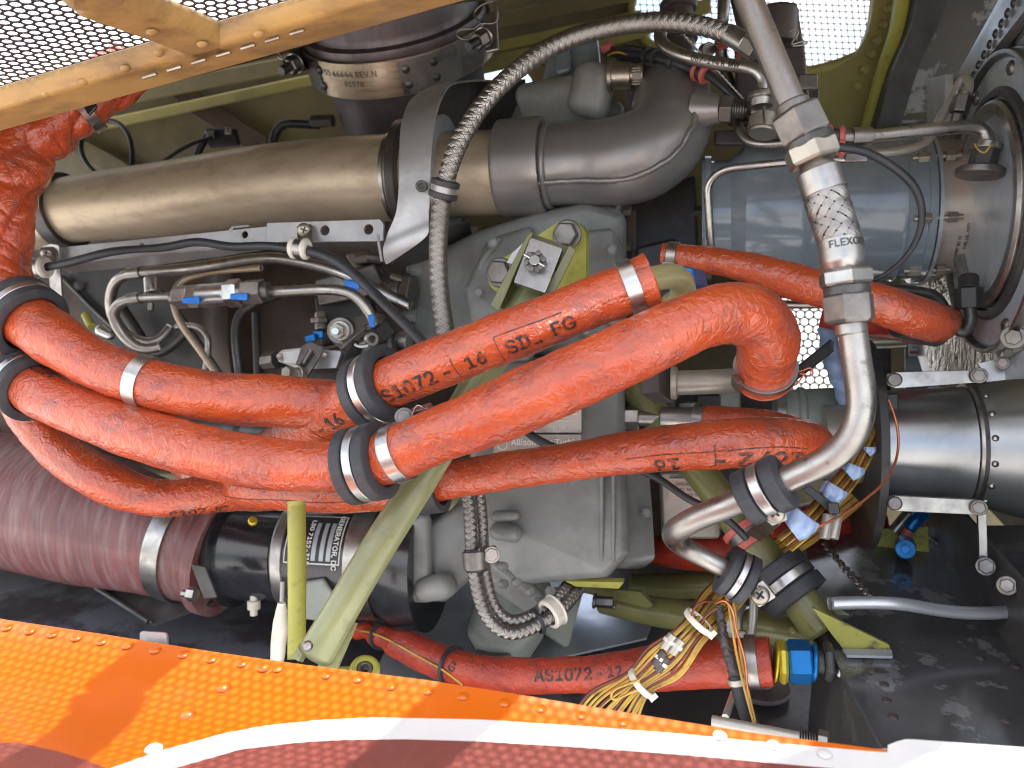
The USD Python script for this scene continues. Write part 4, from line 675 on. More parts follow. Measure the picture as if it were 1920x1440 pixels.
du.add('t_bolt', cat_(pcyl((340, 1112, .62), (372, 1116, .625), 7, 16), pcyl((354, 1113, .62), (368, 1115, .62), 14, 6)), 'steel', 25, bq); du.add('bolt_saddle', slab([(362, 1060), (385, 1065), (405, 1118), (385, 1120)], .615, .004, 3), 'dark_steel', 30, bq)
kp = Thing('folded_sheet', 'dark folded sheet panel under the maroon duct', 'panel'); kp.add('sheet', plate([(180, 1100), (360, 1100), (400, 1130), (290, 1170), (270, 1165)], [(180, 1100, .70), (400, 1130, .68), (280, 1168, .66)], .003), 'near_black', False); kp.add('bead', Tube([(180, 1102, .695), (240, 1140, .672), (280, 1166, .655)], 5, 10, .005).mesh(), 'dark_steel', True)
solo('silver_tray', plate([tuple(PZ(x, y, ZB + .012)) for x, y in ((745, 1165), (840, 1090), (1240, 1120), (1212, 1196), (1060, 1230), (1000, 1260), (760, 1330), (700, 1270))], onz(ZB + .012), .002, world=True), 'bare_sheet', 'bright bare metal sheet lying under the gearbox', 'sheet')
# ------------------------------------------------------------------ orange sleeved hoses
def hose(name, label, pts, r, m='hose', fn=None, group=None, n=72, step=.0014):
    t = Thing(name, label, 'hose', group); tb = Tube(pts, r, n, step, fn); t.add('sleeve', tb.mesh(), m, True); t.tb = tb; return t
def hband(t, x, y, w=26, m='steel_bright', buckle=None):
    b = t.add('steel_band', t.tb.band(x, y, w), m, 30)
    if buckle is not None:
        q = t.tb.near(x, y); a = t.tb.camangle(q) + buckle; c, T, r, i = t.tb.frame(q); s_ = u(x, .5); rg = []
        for dz, da, o in ((-16, -.16, .0004), (16, -.16, .0004), (16, .16, .0004), (-16, .16, .0004)):
            rg += [t.tb.at(q + dz * s_, a + da, .001 + 0), t.tb.at(q + dz * s_, a + da, .0045)]
        hull = m3.Manifold.hull_points(np.array(rg, np.float32)); t.add('buckle', hull, m, 25, b)
def ink(t, txt, x, y, h, ang=0, flip=1): t.add('marking', t.tb.text(txt, x, y, h, ang, flip), 'ink', False)
def seam(t, x0, y0, x1, y1, ang): 
    q = np.linspace(t.tb.near(x0, y0), t.tb.near(x1, y1), 60); a0 = t.tb.camangle(q[30]); sg = 1 if t.tb.frame(q[30])[1] @ RT > 0 else -1
    a = np.full(60, a0 + sg * ang) + .03 * np.sin(q * 90); v = np.vstack([t.tb.at(q, a + e, .0003) for e in (-.022, .022)]); f = [w for i in range(59) for w in ((i, i + 1, 61 + i), (i, 61 + i, 60 + i))]
    t.add('printed_line', trimesh.Trimesh(v, f, process=False), 'ink', False)
def crossline(t, x, y, a0, a1, w=1.5):
    q = t.tb.near(x, y); s_ = w * u(x, .5) / 2; A = t.tb.camangle(q) + np.linspace(a0, a1, 14) * (1 if t.tb.frame(q)[1] @ RT > 0 else -1); v = np.vstack([t.tb.at(q + e, A, .0003) for e in (-s_, s_)])
    t.add('printed_line', trimesh.Trimesh(v, [w_ for i in range(13) for w_ in ((i, i + 1, 15 + i), (i, 15 + i, 14 + i))], process=False), 'ink', False)
def dent(x, y, k, R_, depth):   # a push into the sleeve around a point on it
    c = P(x, y, k)
    return lambda q, a, p, s: -depth * np.exp(-((p - c) ** 2).sum(-1) / R_ ** 2)
# loose crinkled sleeve down the left side, then the upper left run
def crink(q, a, p, s):
    z = np.clip((s.near_q - q) / .03, 0, 1); w = 1 - np.abs(np.sin(q * 52 + 1.5 * np.sin(a + q * 17) + 1.0 * np.cos(2 * a - q * 23))); w2 = 1 - np.abs(np.sin(q * 120 + 2.2 * np.sin(2 * a + q * 31)))
    return z * (.0042 * (.45 - w ** 2) - .0012 * w2 ** 3 + .006 * (meshkit.fbm(p * np.array([30, 30, 40]), 3, 21) - .5))
h1 = Thing('orange_hose', 'crinkled orange sleeve coming down from the gold door then running right behind the band', 'hose')
pts = [(245, 120, .57), (165, 180, .55), (75, 240, .535), (22, 320, .52), (0, 420, .51), (-2, 500, .505), (25, 575, .50), (85, 622, .495), (180, 682, .49), (283, 719, .49), (380, 740, .495), (500, 752, .505), (600, 758, .515), (690, 766, .53)]
tb = Tube(pts, [44, 52, 60, 55, 56, 54, 54, 51, 47, 46, 48, 49, 49, 48], 80, .0014, hose_fn(.0016, .0006, 30, 140, 1)); tb.near_q = tb.near(35, 585); base_fn = tb.fn
b2d = [dent(430, 700, .46, .016, .005), dent(520, 715, .47, .014, .004), dent(350, 700, .46, .014, .003)]
tb.fn = lambda q, a, p, s: base_fn(q, a, p, s) + crink(q, a, p, s) + sum(d(q, a, p, s) for d in b2d); h1.tb = tb; h1.add('sleeve', tb.mesh(), 'hose', True); hband(h1, 272, 714, 27)
tbc = tb; cl0 = h1.add('end_clamp', tb.band(152, 194, 20, .0005, .001), 'steel', 30); h1.add('clamp_screw', slab([(160, 200), (172, 188), (180, 200), (168, 214)], .50, .015, 3), 'black_gloss', 30, cl0)
h2 = hose('orange_hose', 'longest orange hose crossing in front of the others and bending down at its right end',
    [(-60, 655, .52), (0, 690, .51), (60, 728, .50), (150, 770, .492), (300, 826, .48), (450, 862, .47), (580, 876, .463), (690, 868, .457), (750, 848, .455), (810, 822, .452), (920, 778, .45), (1050, 718, .45), (1180, 660, .452), (1280, 612, .46), (1360, 588, .475), (1420, 603, .49), (1440, 640, .50), (1438, 672, .512), (1434, 706, .53)],
    [44, 45, 46, 47, 50, 49, 48, 49, 51, 53, 58, 61, 61, 58, 58, 60, 58, 55, 54], fn=(lambda f: lambda q, a, p, s: f(q, a, p, s) + dent(1432, 630, .44, .010, .006)(q, a, p, s) + dent(1392, 668, .44, .012, .004)(q, a, p, s) + dent(1100, 745, .41, .03, .003)(q, a, p, s) + dent(1230, 560, .41, .02, -.0015)(q, a, p, s))(hose_fn(.0016, .0006, 26, 120, 2)))
hband(h2, 742, 842, 26); hband(h2, 1436, 690, 12, 'steel', .9); ink(h2, 'AS107', 80, 735, 20, -.9)
h3 = hose('orange_hose', 'orange hose printed with black numbers, rising to a gold elbow fitting',
    [(445, 888, .62), (520, 846, .57), (580, 800, .53), (640, 764, .51), (700, 732, .495), (780, 698, .485), (880, 657, .478), (1000, 612, .474), (1100, 571, .474), (1180, 540, .476), (1222, 524, .478)],
    [46, 47, 47, 47, 48, 48, 49, 49, 48, 48, 52], fn=hose_fn(.0011, .0005, 28, 130, 3))
hband(h3, 1182, 536, 27); ink(h3, 'AS1072 -', 788, 712, 27, .42); ink(h3, '16', 905, 668, 25, .44); ink(h3, 'SIL.  FG', 1022, 626, 26, .42); ink(h3, '- 16', 648, 776, 26, .35)
crossline(h3, 868, 680, .0, .95); crossline(h3, 946, 650, -.1, .9); crossline(h3, 612, 780, .1, 1.0); seam(h3, 946, 640, 1060, 590, -.12); crossline(h3, 680, 737, .3, 1.1)
h4 = hose('orange_hose', 'drooping orange hose lowest at the left, over the maroon duct', [(-80, 600, .60), (-10, 650, .585), (26, 720, .565), (60, 785, .55), (120, 850, .545), (200, 902, .54), (300, 934, .55), (400, 924, .57), (490, 920, .605), (600, 916, .64)],
    [44, 44, 40, 38, 40, 40, 34, 37, 38, 36], fn=(lambda f: lambda q, a, p, s: f(q, a, p, s) + dent(262, 895, .51, .011, .006)(q, a, p, s) + dent(205, 872, .51, .010, .003)(q, a, p, s))(hose_fn(.0014, .0005, 28, 130, 4)))
ink(h4, 'S107 JC', 372, 950, 16, 1.0)
h5 = hose('orange_hose', 'orange hose passing behind the slanting strut and doubling back at its right end',
    [(300, 820, .64), (380, 890, .60), (460, 915, .575), (560, 922, .565), (680, 922, .56), (800, 908, .56), (920, 888, .555), (1050, 868, .545), (1200, 848, .535), (1340, 834, .535), (1440, 829, .545), (1496, 833, .56), (1520, 838, .60), (1490, 812, .65), (1420, 795, .66), (1340, 787, .665), (1308, 786, .67)],
    [30, 32, 36, 37, 38, 37, 35, 36, 40, 45, 47, 47, 44, 32, 28, 26, 26], fn=hose_fn(.0013, .0006, 28, 130, 6))
ink(h5, 'AS1072 -', 1440, 868, 34, .75, -1); ink(h5, '16', 1255, 880, 28, .8, -1); crossline(h5, 1333, 838, .0, 1.0, 2.5); seam(h5, 1180, 850, 1480, 832, .25); seam(h5, 400, 895, 760, 915, .5); ink(h5, 'S', 440, 920, 16, .6, -1); crossline(h5, 690, 920, .2, 1.0)
h5.add('end_fitting', cat_(pcyl((1170, 785, .675), (1198, 785, .675), 22, 6), pcyl((1195, 785, .675), (1240, 785, .675), 14, 24), pcyl((1240, 785, .675), (1310, 786, .672), 22, 24)), 'steel', 25); h5.add('steel_band', h5.tb.band(1318, 787, 20), 'steel', 30)
h6 = hose('orange_hose', 'upper orange hose passing behind the braided flexible pipe', [(1242, 479, .63), (1300, 484, .625), (1370, 494, .615), (1440, 512, .61), (1530, 540, .605), (1620, 562, .605), (1700, 588, .61), (1745, 604, .625), (1768, 602, .66)], [23, 25, 27, 31, 35, 37, 38, 37, 32], fn=(lambda f: lambda q, a, p, s: f(q, a, p, s) + dent(1420, 545, .58, .014, .004)(q, a, p, s))(hose_fn(.0010, .0004, 26, 120, 7)))
hband(h6, 1263, 481, 17, 'steel', .5); h6.add('dark_lining', pcyl((1690, 596, .645), (1760, 614, .665), 38, 40), 'rubber', 30) 
h7 = hose('orange_hose', 'bottom orange hose ending in a blue and yellow fitting', [(672, 1182, .70), (720, 1195, .67), (780, 1222, .645), (850, 1250, .625), (930, 1264, .61), (1020, 1266, .60), (1120, 1262, .595), (1230, 1252, .59), (1340, 1243, .585), (1447, 1240, .582)], [14, 20, 30, 33, 32, 32, 35, 42, 45, 44], 'hose_bottom', fn=(lambda f: lambda q, a, p, s: f(q, a, p, s) + .002 * np.clip(1 - q / .12, 0, 1) * np.sin(q * 190 + a))(hose_fn(.0012, .0005, 28, 130, 8)))
hband(h7, 1409, 1241, 20, 'steel'); ink(h7, 'AS1072', 1066, 1256, 21, .0); ink(h7, 'G', 868, 1250, 17, 0); ink(h7, '- 12', 1150, 1254, 18, .0)
for x, y in ((715, 1195), (848, 1250)): h7.add('tie_wrap', h7.tb.band(x, y, 7, .0008, .0014), 'black_plastic', 30)
h7.add('safety_wire', Tube([tuple(h7.tb.at(h7.tb.near(x, y), h7.tb.camangle(h7.tb.near(x, y)) + da * (1 if h7.tb.frame(.1)[1] @ RT > 0 else -1), .001)) for x, y, da in ((690, 1187, 0), (720, 1196, .0), (780, 1222, .1), (830, 1244, .2), (860, 1253, .35), (885, 1258, .9))], .0009, 8, .003, raw=True).mesh(), 'wire_gold', True)
A_ = (1447, 1240, .582); ftg = lambda a, b, r, m, n, nm, p=None: h7.add(nm, pcyl((a, 1240, .582), (b, 1241, .582), r, n, .12), m, 22, p)
ftg(1452, 1458, 38, 'yellow_anod', 30, 'yellow_collar'); ftg(1459, 1476, 40, 'yellow_anod', 6, 'yellow_nut'); nb = ftg(1477, 1522, 40, 'blue_anod', 6, 'blue_nut'); ftg(1522, 1530, 36, 'blue_anod', 30, 'blue_collar', nb)
ftg(1530, 1546, 22, 'near_black', 24, 'bulkhead_stem'); ftg(1545, 1562, 36, 'near_black', 6, 'bulkhead_nut')
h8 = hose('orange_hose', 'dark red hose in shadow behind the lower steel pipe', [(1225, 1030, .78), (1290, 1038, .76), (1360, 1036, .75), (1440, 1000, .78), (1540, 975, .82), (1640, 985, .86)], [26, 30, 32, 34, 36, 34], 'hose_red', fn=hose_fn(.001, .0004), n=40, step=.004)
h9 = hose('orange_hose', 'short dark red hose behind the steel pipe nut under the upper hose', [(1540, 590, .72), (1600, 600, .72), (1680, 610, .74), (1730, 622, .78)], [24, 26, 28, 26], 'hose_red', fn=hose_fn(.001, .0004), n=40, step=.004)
# cushioned clamps on the hoses
def hclamp(t, x, y, label, w=.017, gap=.004, tilt=None, r=None):
    q = t.tb.near(x, y); c, T, rr, i = t.tb.frame(q); return clamp(label, c, T if tilt is None else nz(T + tilt), (r or rr) + .0006, w, 'rubber cushioned clamps' if False else None, gap=gap)
hclamp(h1, 42, 598, 'black rubber clamp with pale strap round the foot of the crinkled sleeve', .023); hclamp(h2, 46, 722, 'black rubber clamp on the longest hose close under the crinkled sleeve', .023, .0035)
c3 = hclamp(h3, 706, 722, 'tilted black rubber clamp on the hose printed with numbers', .026, .0045); c4 = hclamp(h2, 684, 864, 'wide black rubber clamp beside the bright band on the longest hose', .024, .0042)
c3.add('ear', plate([(765, 775), (800, 765), (822, 790), (780, 800), (742, 800)], [(765, 775, .47), (822, 790, .47), (780, 800, .475)], .006), 'steel', 20); p = P(758, 782, .463); bolt_head(c3, p, TOC(p), 15 * u(758, .46)); c3.add('lock_wire', Tube([(770, 792, .455), (776, 770, .452), (785, 760, .45), (795, 768, .452), (788, 785, .456), (775, 798, .458)], 1.6, 8, .001).mesh(), 'steel', True)
solo('lower_hose_clamp', lathe(*h5.tb.frame(h5.tb.near(808, 912))[:2], [(-.008, .0165), (-.008, .0215), (.008, .0215), (.008, .0165)], 50, True), 'rubber', 'black rubber clamp edge peeping below the hose right of the slanting strut', 'clamp')
# ------------------------------------------------------------------ painted struts
def strut(label, pts, r, m):
    t = Thing('mount_strut', label, 'strut'); t.tb = Tube(pts, r, 48, .004, hose_fn(.0003, .0001)); t.add('tube', t.tb.mesh(), m, True); return t
s1 = strut('olive green strut slanting from the steel square plate down to the orange skin', [(1000, 540, .575), (890, 728, .545), (784, 908, .505), (707, 1030, .49), (632, 1158, .48), (590, 1228, .475)], [31, 31, 31, 32, 33, 35], 'olive_light')
cp = [(990, 440, .572), (1065, 470, .572), (900, 640, .56)]
s1.add('end_channel', plate([(997, 437), (1075, 466), (1010, 575), (930, 575)], cp, .004), 'olive', 20)
for a_, nm in (([(997, 437), (990, 443), (922, 572), (934, 580)], 0), ([(1068, 463), (1078, 470), (1020, 585), (1005, 585)], 1)): s1.add('channel_wall', fuse(*[blob([(x, y, k, 2.5) for x, y in a_[:2] + a_[2:] for k in (.55, .58)], 8)]), 'olive', 20)
s1.add('foot_plate', plate([(640, 1155), (668, 1168), (628, 1260), (590, 1260)], [(640, 1155, .488), (668, 1168, .488), (600, 1260, .475)], .004), 'olive_light', 20); s1.add('foot_plate', plate([(592, 1165), (600, 1170), (560, 1240), (545, 1232)], [(592, 1165, .488), (600, 1170, .488), (545, 1240, .475)], .01), 'olive_light', 20)
p = P(577, 1211, .447); s1.add('rivet', lathe(p, TOC(p), [(0, 10 * u(577, .45)), (.002, 9.5 * u(577, .45)), (.0035, 6 * u(577, .45)), (.0035, 3 * u(577, .45)), (.003, 0)], 24), 'steel', 40)
s2 = strut('olive strut from behind the hoses down to the gusset on the black floor', [(1170, 700, .70), (1260, 820, .675), (1340, 920, .655), (1430, 1040, .635), (1500, 1125, .622), (1545, 1185, .615)], [28, 29, 31, 34, 36, 38], 'olive')
gz = ZF + .002
s2.add('gusset', plate([(1524, 1140), (1668, 1210), (1670, 1224), (1585, 1222), (1560, 1190)], [(1524, 1140, .585), (1668, 1216, .60), (1575, 1222, .595)], .003), 'gusset_olive', 20)
s2.add('gusset', plate([(1556, 1130), (1650, 1188), (1655, 1200), (1570, 1180)], [(1556, 1130, .65), (1652, 1195, .655), (1570, 1180, .65)], .003), 'olive', 20)
s2.add('foot_flange', plate([(1580, 1216), (1672, 1218), (1674, 1230), (1588, 1228)], [(1580, 1216, .592), (1672, 1218, .598), (1588, 1228, .585)], .002), 'alu_sheet', 20)
s3 = strut('thin yellow green upright tube in front of the black generator', [(556, 940, .53), (557, 1100, .52), (556, 1235, .51)], 17, 'chartreuse')
s4 = strut('olive tube lying low under the gearbox towards the floor box', [(1130, 1128, .74), (1250, 1150, .71), (1350, 1166, .685), (1450, 1180, .665), (1530, 1196, .655)], [22, 28, 29, 30, 29], 'olive'); s4.add('flat_end', plate([(1085, 1100), (1200, 1110), (1225, 1135), (1215, 1140), (1130, 1120), (1095, 1112)], [(1085, 1100, .73), (1225, 1138, .70), (1100, 1125, .73)], .004), 'olive', 20); p = P(1487, 1180, .625); s4.add('rivet', rivet(p, TOC(p), 9 * u(1487, .63), .6), 'olive', True); s4.add('cross_bolt', cat_(pcyl((1118, 1128, .70), (1150, 1130, .70), 11, 6), pcyl((1112, 1126, .70), (1118, 1127, .70), 14, 24), pcyl((1140, 1135, .70), (1154, 1138, .70), 5, 16)), 'steel_nut', 25)
s5 = strut('second olive tube low behind the first one under the gearbox', [(1190, 1100, .80), (1300, 1098, .78), (1400, 1092, .77)], 24, 'olive')
ey = Thing('rod_end', 'yellow green ring end showing above the orange skin edge', 'rod end'); p = P(684, 1258, .51); ey.add('eye', ring(p, nz(TOC(p) + UP * .6), .0055, .010, .009, 40, .4), 'chartreuse', 35); ey.add('bearing', ring(p, nz(TOC(p) + UP * .6), .003, .0052, .008, 30), 'steel_nut', 30); ey.add('shank', pcyl((640, 1262, .52), (668, 1262, .515), 12, 20), 'chartreuse', 30)
sc_ = Thing('pale_hose_boot', 'cream ribbed boot and screw beside the yellow green tube', 'boot'); sc_.add('boot', Tube([(528, 1130, .56), (526, 1165, .56), (523, 1200, .56), (520, 1240, .56)], [7, 13, 15, 12], 30, .003, hose_fn(.0006, .0003, 60, 200)).mesh(), 'nylon_white', True); sc_.add('stem', pcyl((530, 1090, .565), (529, 1140, .562), 5, 16), 'steel', 30)
for x, y in ((476, 1130), (533, 1125)):
    ng = Thing('drain_stub', f'small pale plastic stub under the generator {"nearer the maroon duct" if x < 500 else "beside the yellow green tube"}', 'stub'); ng.add('cap', pcyl((x, y - 4, .67), (x, y + 12, .67), 12, 20), 'nylon_white', 30); ng.add('stem', pcyl((x, y - 22, .67), (x, y + 24, .67), 7, 16), 'nylon_white', 30)
# yellow green lug with steel square plate
lg = Thing('mount_lug', 'yellow green mounting lug with two dark hex bolts and a steel square plate', 'mount')
LP = [(1063, 440, .625), (938, 510, .635), (1090, 520, .625)]
lg.add('lug', plate([(1063 + 36 * math.cos(a), 446 + 34 * math.sin(a)) for a in np.linspace(-2.3, .1, 10)] + [(1098, 540), (1060, 560), (960, 560), (945, 552)] + [(938 + 24 * math.cos(a), 516 + 32 * math.sin(a)) for a in np.linspace(1.9, 4.1, 10)] + [(950, 480)], LP, .008), 'chartreuse', 20)
for x, y in ((1063, 440), (938, 511)): p = P(x, y, .615); bolt_head(lg, p, plane_of(LP)[1], 23 * u(x, .62), 'steel_nut')
SP = [(1000, 445, .548), (1050, 470, .548), (975, 525, .542)]
lg.add('square_plate', plate([(995, 445), (1055, 466), (1022, 549), (963, 529)], SP, .006, rnd=3), 'steel', 20); sn = plane_of(SP)[1]; p = hit(1005, 495, plane_of(SP))
lg.add('castle_nut', lathe(p, sn, [(0, .0075), (.0045, .0075), (.005, .0066), (.005, .0035)], 6), 'steel_nut', 20); lg.parts[-1] = lg.parts[-1]
for i in range(6): a = i * math.pi / 3 + .3; _, N, B = basis(sn); q = p + (math.cos(a) * N + math.sin(a) * B) * .0058 + sn * .004; lg.add('nut_crown', cyl(q, q + sn * .0035, .0019, 8), 'steel_nut', 30)
lg.add('stud_end', cyl(p, p + sn * .009, .0036, 24), 'steel', 30); _, N, B = basis(sn, [.5, 0, .9]); q = p + sn * .0075; lg.add('split_pin', cyl(q - B * .008, q + B * .0085, .0011, 10), 'steel_bright', 30); lg.add('light_shim', plate([(960, 475), (985, 452), (962, 495), (950, 492)], [(960, 475, .60), (985, 452, .60), (950, 495, .60)], .003), 'label_white', 20)
# ------------------------------------------------------------------ bare steel pipe with braided flexible section
fx = Thing('flexible_pipe', 'bare steel pipe with large hex nuts and a woven metal flexible section', 'pipe')
def seg(a, b, r, m, n, nm, r2=None, ch=.1, par=None, ph=0): return fx.add(nm, pcyl(a, b, r, n, ch, ph, r2), m, 22, par)
K = .455
fx.add('upper_tube', Tube([(1385, -50, .47), (1412, 20, .467), (1450, 112, .462), (1492, 212, .456)], 26, 44, .004, hose_fn(.0003, .0001)).mesh(), 'steel_tube', True)
seg((1484, 192, K), (1494, 218, K), 32, 'steel_nut', 40, 'sleeve'); n1 = seg((1490, 208, K), (1516, 262, K), 50, 'steel_nut', 6, 'hex_nut', ph=.35, ch=.12); seg((1514, 258, K), (1522, 278, K), 46, 'dark_steel', 40, 'shoulder'); n2 = seg((1516, 270, K), (1528, 304, K), 50, 'nut_light', 6, 'hex_nut', ph=.1)
seg((1526, 302, K), (1534, 322, K), 28, 'steel', 40, 'neck', 36); seg((1533, 318, K), (1548, 362, K), 40, 'steel', 48, 'ferrule', 42, .05)
BT = Tube([(1543, 350, .455), (1553, 385, .454), (1566, 425, .453), (1578, 470, .452)], 34, 40, .0015); fx.add('core', BT.mesh(), 'label_black', True); fx.add('braid', braid(BT, 10, 17, 4, .0003, .00034, .0012, 900, .80), 'steel', True, kind='stuff')
f2 = Tube([(1574, 448, .4515), (1577, 470, .4515), (1579, 488, .4515), (1580, 500, .4515), (1582, 514, .4515)], [40, 40, 40, 36, 28], 48, .0008); fr2 = fx.add('ferrule', f2.mesh(), 'steel', 35)
class _H: tb = f2
fx.add('marking', f2.text('FLEXONICS', 1585, 463, 13, 0, 1), 'dark_steel', False, fr2)
# text runs round the ferrule: built by hand
def round_text(tb_, txt, x, y, hpx, ang, m, par, nm='marking'):
    q0 = tb_.near(x, y); c, T, r, i = tb_.frame(q0); h = hpx * ((c - CAM) @ FW) / F; tm = meshkit.text_mesh(txt, h, .0003, True).subdivide_to_size(h * .4); v = tm.vertices; s_ = 1 if tb_.at(q0, tb_.camangle(q0) + .3)[0] > c[0] and True else -1
    a = tb_.camangle(q0) + s_ * (ang + v[:, 0] / r); dn = 1 if T @ UP < 0 else -1
    fx.add(nm, trimesh.Trimesh(tb_.at(q0 - dn * (v[:, 1] - h / 2), a, .0001 + v[:, 2]), tm.faces, process=False), m, False, par)
fx.parts.pop(); round_text(f2, 'FLEXONICS', 1577, 461, 13, -.52, 'dark_steel', fr2)
seg((1582, 512, .452), (1584, 520, .452), 32, 'steel', 40, 'neck'); n3 = seg((1584, 506, .452), (1587, 536, .452), 49, 'steel', 6, 'hex_nut', ph=.15); seg((1587, 534, .452), (1589, 556, .452), 42, 'dark_steel', 40, 'shoulder'); n4 = seg((1589, 549, .452), (1594, 606, .452), 47, 'steel_nut', 6, 'hex_nut', ph=.55, ch=.14); seg((1594, 604, .453), (1597, 628, .453), 29, 'steel', 40, 'sleeve')
LT = Tube([(1598, 618, .453), (1608, 690, .454), (1614, 760, .455), (1600, 812, .456), (1566, 852, .459), (1500, 888, .464), (1430, 920, .47), (1360, 950, .478), (1310, 970, .486), (1274, 990, .496), (1264, 1006, .512), (1284, 1026, .525), (1335, 1053, .532), (1415, 1097, .535)], [27, 27, 27, 27, 27, 26, 25, 24, 23.5, 23, 22, 20, 19, 19], 48, .002, hose_fn(.0002, .0001)); fx.tb = LT
fx.add('lower_tube', LT.mesh(), 'steel_tube', True); fx.add('joint_line', LT.band(1462, 905, 3, .0001, .0003), 'dark_steel', 30)
# rubber clamps on pipe and strut
q = LT.near(1434, 920); c, T, r, i = LT.frame(q); c5 = clamp('black rubber clamp holding the bare steel pipe above the red pads', c, T, r + .0003, .026, gap=.005, cush='rubber')
c5.add('ear', plate([(1428, 948), (1470, 938), (1476, 975), (1448, 986), (1436, 975)], [(1428, 948, .462), (1470, 938, .462), (1448, 986, .47)], .004), 'nylon_white' if False else 'aluminium', 20); p = hit(1453, 962, plane_of([(1428, 948, .4615), (1470, 938, .4615), (1448, 986, .4695)])); add_screw(c5, p, TOC(p), 19 * u(1450, .46))
pd = Thing('padded_clip', 'grey clip with two red rubber edges on the olive strut', 'clip')
for (x, y) in ((1392, 990), (1414, 1020)): c, T, r, i = s2.tb.frame(s2.tb.near(x, y)); pd.add('red_edge', ring(c, T, r + .0005, r + .0035, .0055, 50), 'red_pad', 30)
c, T, r, i = s2.tb.frame(s2.tb.near(1403, 1004)); pd.add('strap', ring(c, T, r + .0002, r + .0018, .012, 50), 'steel_nut', 30); pd.add('ear', plate([(1398, 1000), (1440, 962), (1462, 985), (1425, 1015)], [(1398, 1000, .59), (1440, 962, .50), (1425, 1015, .58)], .003), 'steel_nut', 20)
q = LT.near(1380, 1078); c, T, r, i = LT.frame(q); c6 = clamp('smaller black rubber clamp over the gold wires, paired with the strut clamp', c, T, r + .0008, .019, gap=.006)
c, T, r, i = s2.tb.frame(s2.tb.near(1478, 1096)); c7 = clamp('largest black rubber clamp round the olive strut above its gusset', c, nz(T), r + .0008, .030, gap=.006)
EP = [(1400, 1100, .545), (1450, 1095, .545), (1425, 1140, .548)]; c7.add('ear', plate([(1398, 1110), (1430, 1088), (1455, 1120), (1424, 1139)], EP, .005, rnd=2), 'aluminium', 20); p = hit(1425, 1116, plane_of([(x, y, k - .001) for x, y, k in EP])); add_screw(c7, p, TOC(p), 18 * u(1425, .545)); c7.add('lock_wire', Tube([(1400, 1100, .54), (1412, 1080, .54), (1418, 1076, .54), (1416, 1090, .54), (1424, 1104, .54)], 1.2, 6, .001).mesh(), 'steel', True)
# ------------------------------------------------------------------ thin braided hoses
def fine_braid(t, tb, n=9, pitch=40, wires=2, seg=900):
    t.add('core', tb.mesh(), 'near_black', True); t.add('braid', braid(tb, n, pitch, wires, .0003, .0003, .0006, seg, .82), 'steel_tube', True, kind='stuff')
bh = Thing('braided_hose', 'woven steel hose arching over the pipes and dropping in front of the gearbox', 'hose')
b1 = Tube([(838, 640, .575), (824, 540, .57), (822, 450, .565), (830, 370, .56), (848, 300, .555), (895, 210, .56), (960, 140, .57), (1040, 85, .58), (1140, 52, .585), (1240, 41, .585), (1330, 52, .58), (1375, 68, .575)], 15, 24, .0015); fine_braid(bh, b1)
bh.add('end_ferrule', pcyl((1366, 64, .577), (1398, 82, .572), 19, 36), 'steel', 30); bh.add('end_nut', pcyl((1396, 80, .573), (1420, 96, .57), 22, 6), 'steel_nut', 22)
c, T, r, i = b1.frame(b1.near(832, 357)); hc = clamp('bright steel clip on the woven hose beside the saddle bracket', c, T, r + .0006, .014, gap=.0012, cush='near_black', strap='aluminium', name='hose_clip'); hc.add('tab', plate([(808, 342), (830, 338), (828, 378), (808, 372)], [(808, 342, .58), (830, 338, .57), (828, 378, .572)], .002), 'aluminium', 20); hc.parts[1] = (hc.parts[1][0], ring(c, T, r + .0018, r + .003, .011, 50), 'aluminium') + hc.parts[1][3:]
b2h = Thing('braided_hose', 'woven steel hose below the orange hoses, curling under the gearbox beside its twin', 'hose')
b2 = Tube([(872, 900, .60), (882, 980, .595), (886, 1050, .59), (896, 1110, .59), (920, 1166, .59), (955, 1187, .595), (1000, 1176, .605), (1045, 1148, .62), (1080, 1110, .65), (1110, 1070, .69)], 10, 20, .0015); fine_braid(b2h, b2, 7, 60)
b3h = Thing('braided_hose', 'second thin woven hose lying alongside its twin under the gearbox', 'hose')
b3 = Tube([(893, 900, .612), (903, 980, .607), (906, 1050, .602), (914, 1100, .602), (932, 1145, .602), (958, 1164, .605), (995, 1155, .615), (1036, 1128, .63), (1070, 1092, .66), (1098, 1055, .70)], 10, 20, .0015); fine_braid(b3h, b3, 7, 60)
hc2 = Thing('hose_clip', 'dark steel clip with hex bolt holding the two woven hoses on the gearbox', 'clip'); c, T, r, i = b2.frame(b2.near(886, 1050)); c = c + RT * .0025 + FW * .002; hc2.add('strap', ring(c, T, .0085, .0100, .0135, 40), 'steel_nut', 30); hc2.add('liner', ring(c, T, .0060, .0084, .017, 40), 'near_black', 30); hc2.add('tab', plate([(898, 1026), (930, 1022), (934, 1050), (904, 1056)], [(898, 1026, .585), (930, 1022, .60), (904, 1056, .585)], .002, rnd=4), 'steel_nut', 20); p = P(922, 1040, .59); bolt_head(hc2, p, TOC(p), 13 * u(922, .59), 'nut_light')
c, T, r, i = b2.frame(b2.near(1034, 1152)); wc = Thing('nylon_clip', 'cream nylon clip round the woven hoses under the gearbox', 'clip'); wc.add('ring', ring(c + UP * .003, T, .0085, .0118, .009, 40, .3), 'nylon_white', 35); wc.add('flange', ring(c + UP * .003 + nz(T) * .004, T, .0085, .0128, .0025, 40), 'nylon_white', 35)
c, T, r, i = b2.frame(b2.near(1008, 1168)); solo('tie_wrap', ring(c + UP * .003, T, .0090, .0102, .003, 36), 'black_plastic', 'black tie wrap round the woven hoses left of the nylon clip', 'tie')
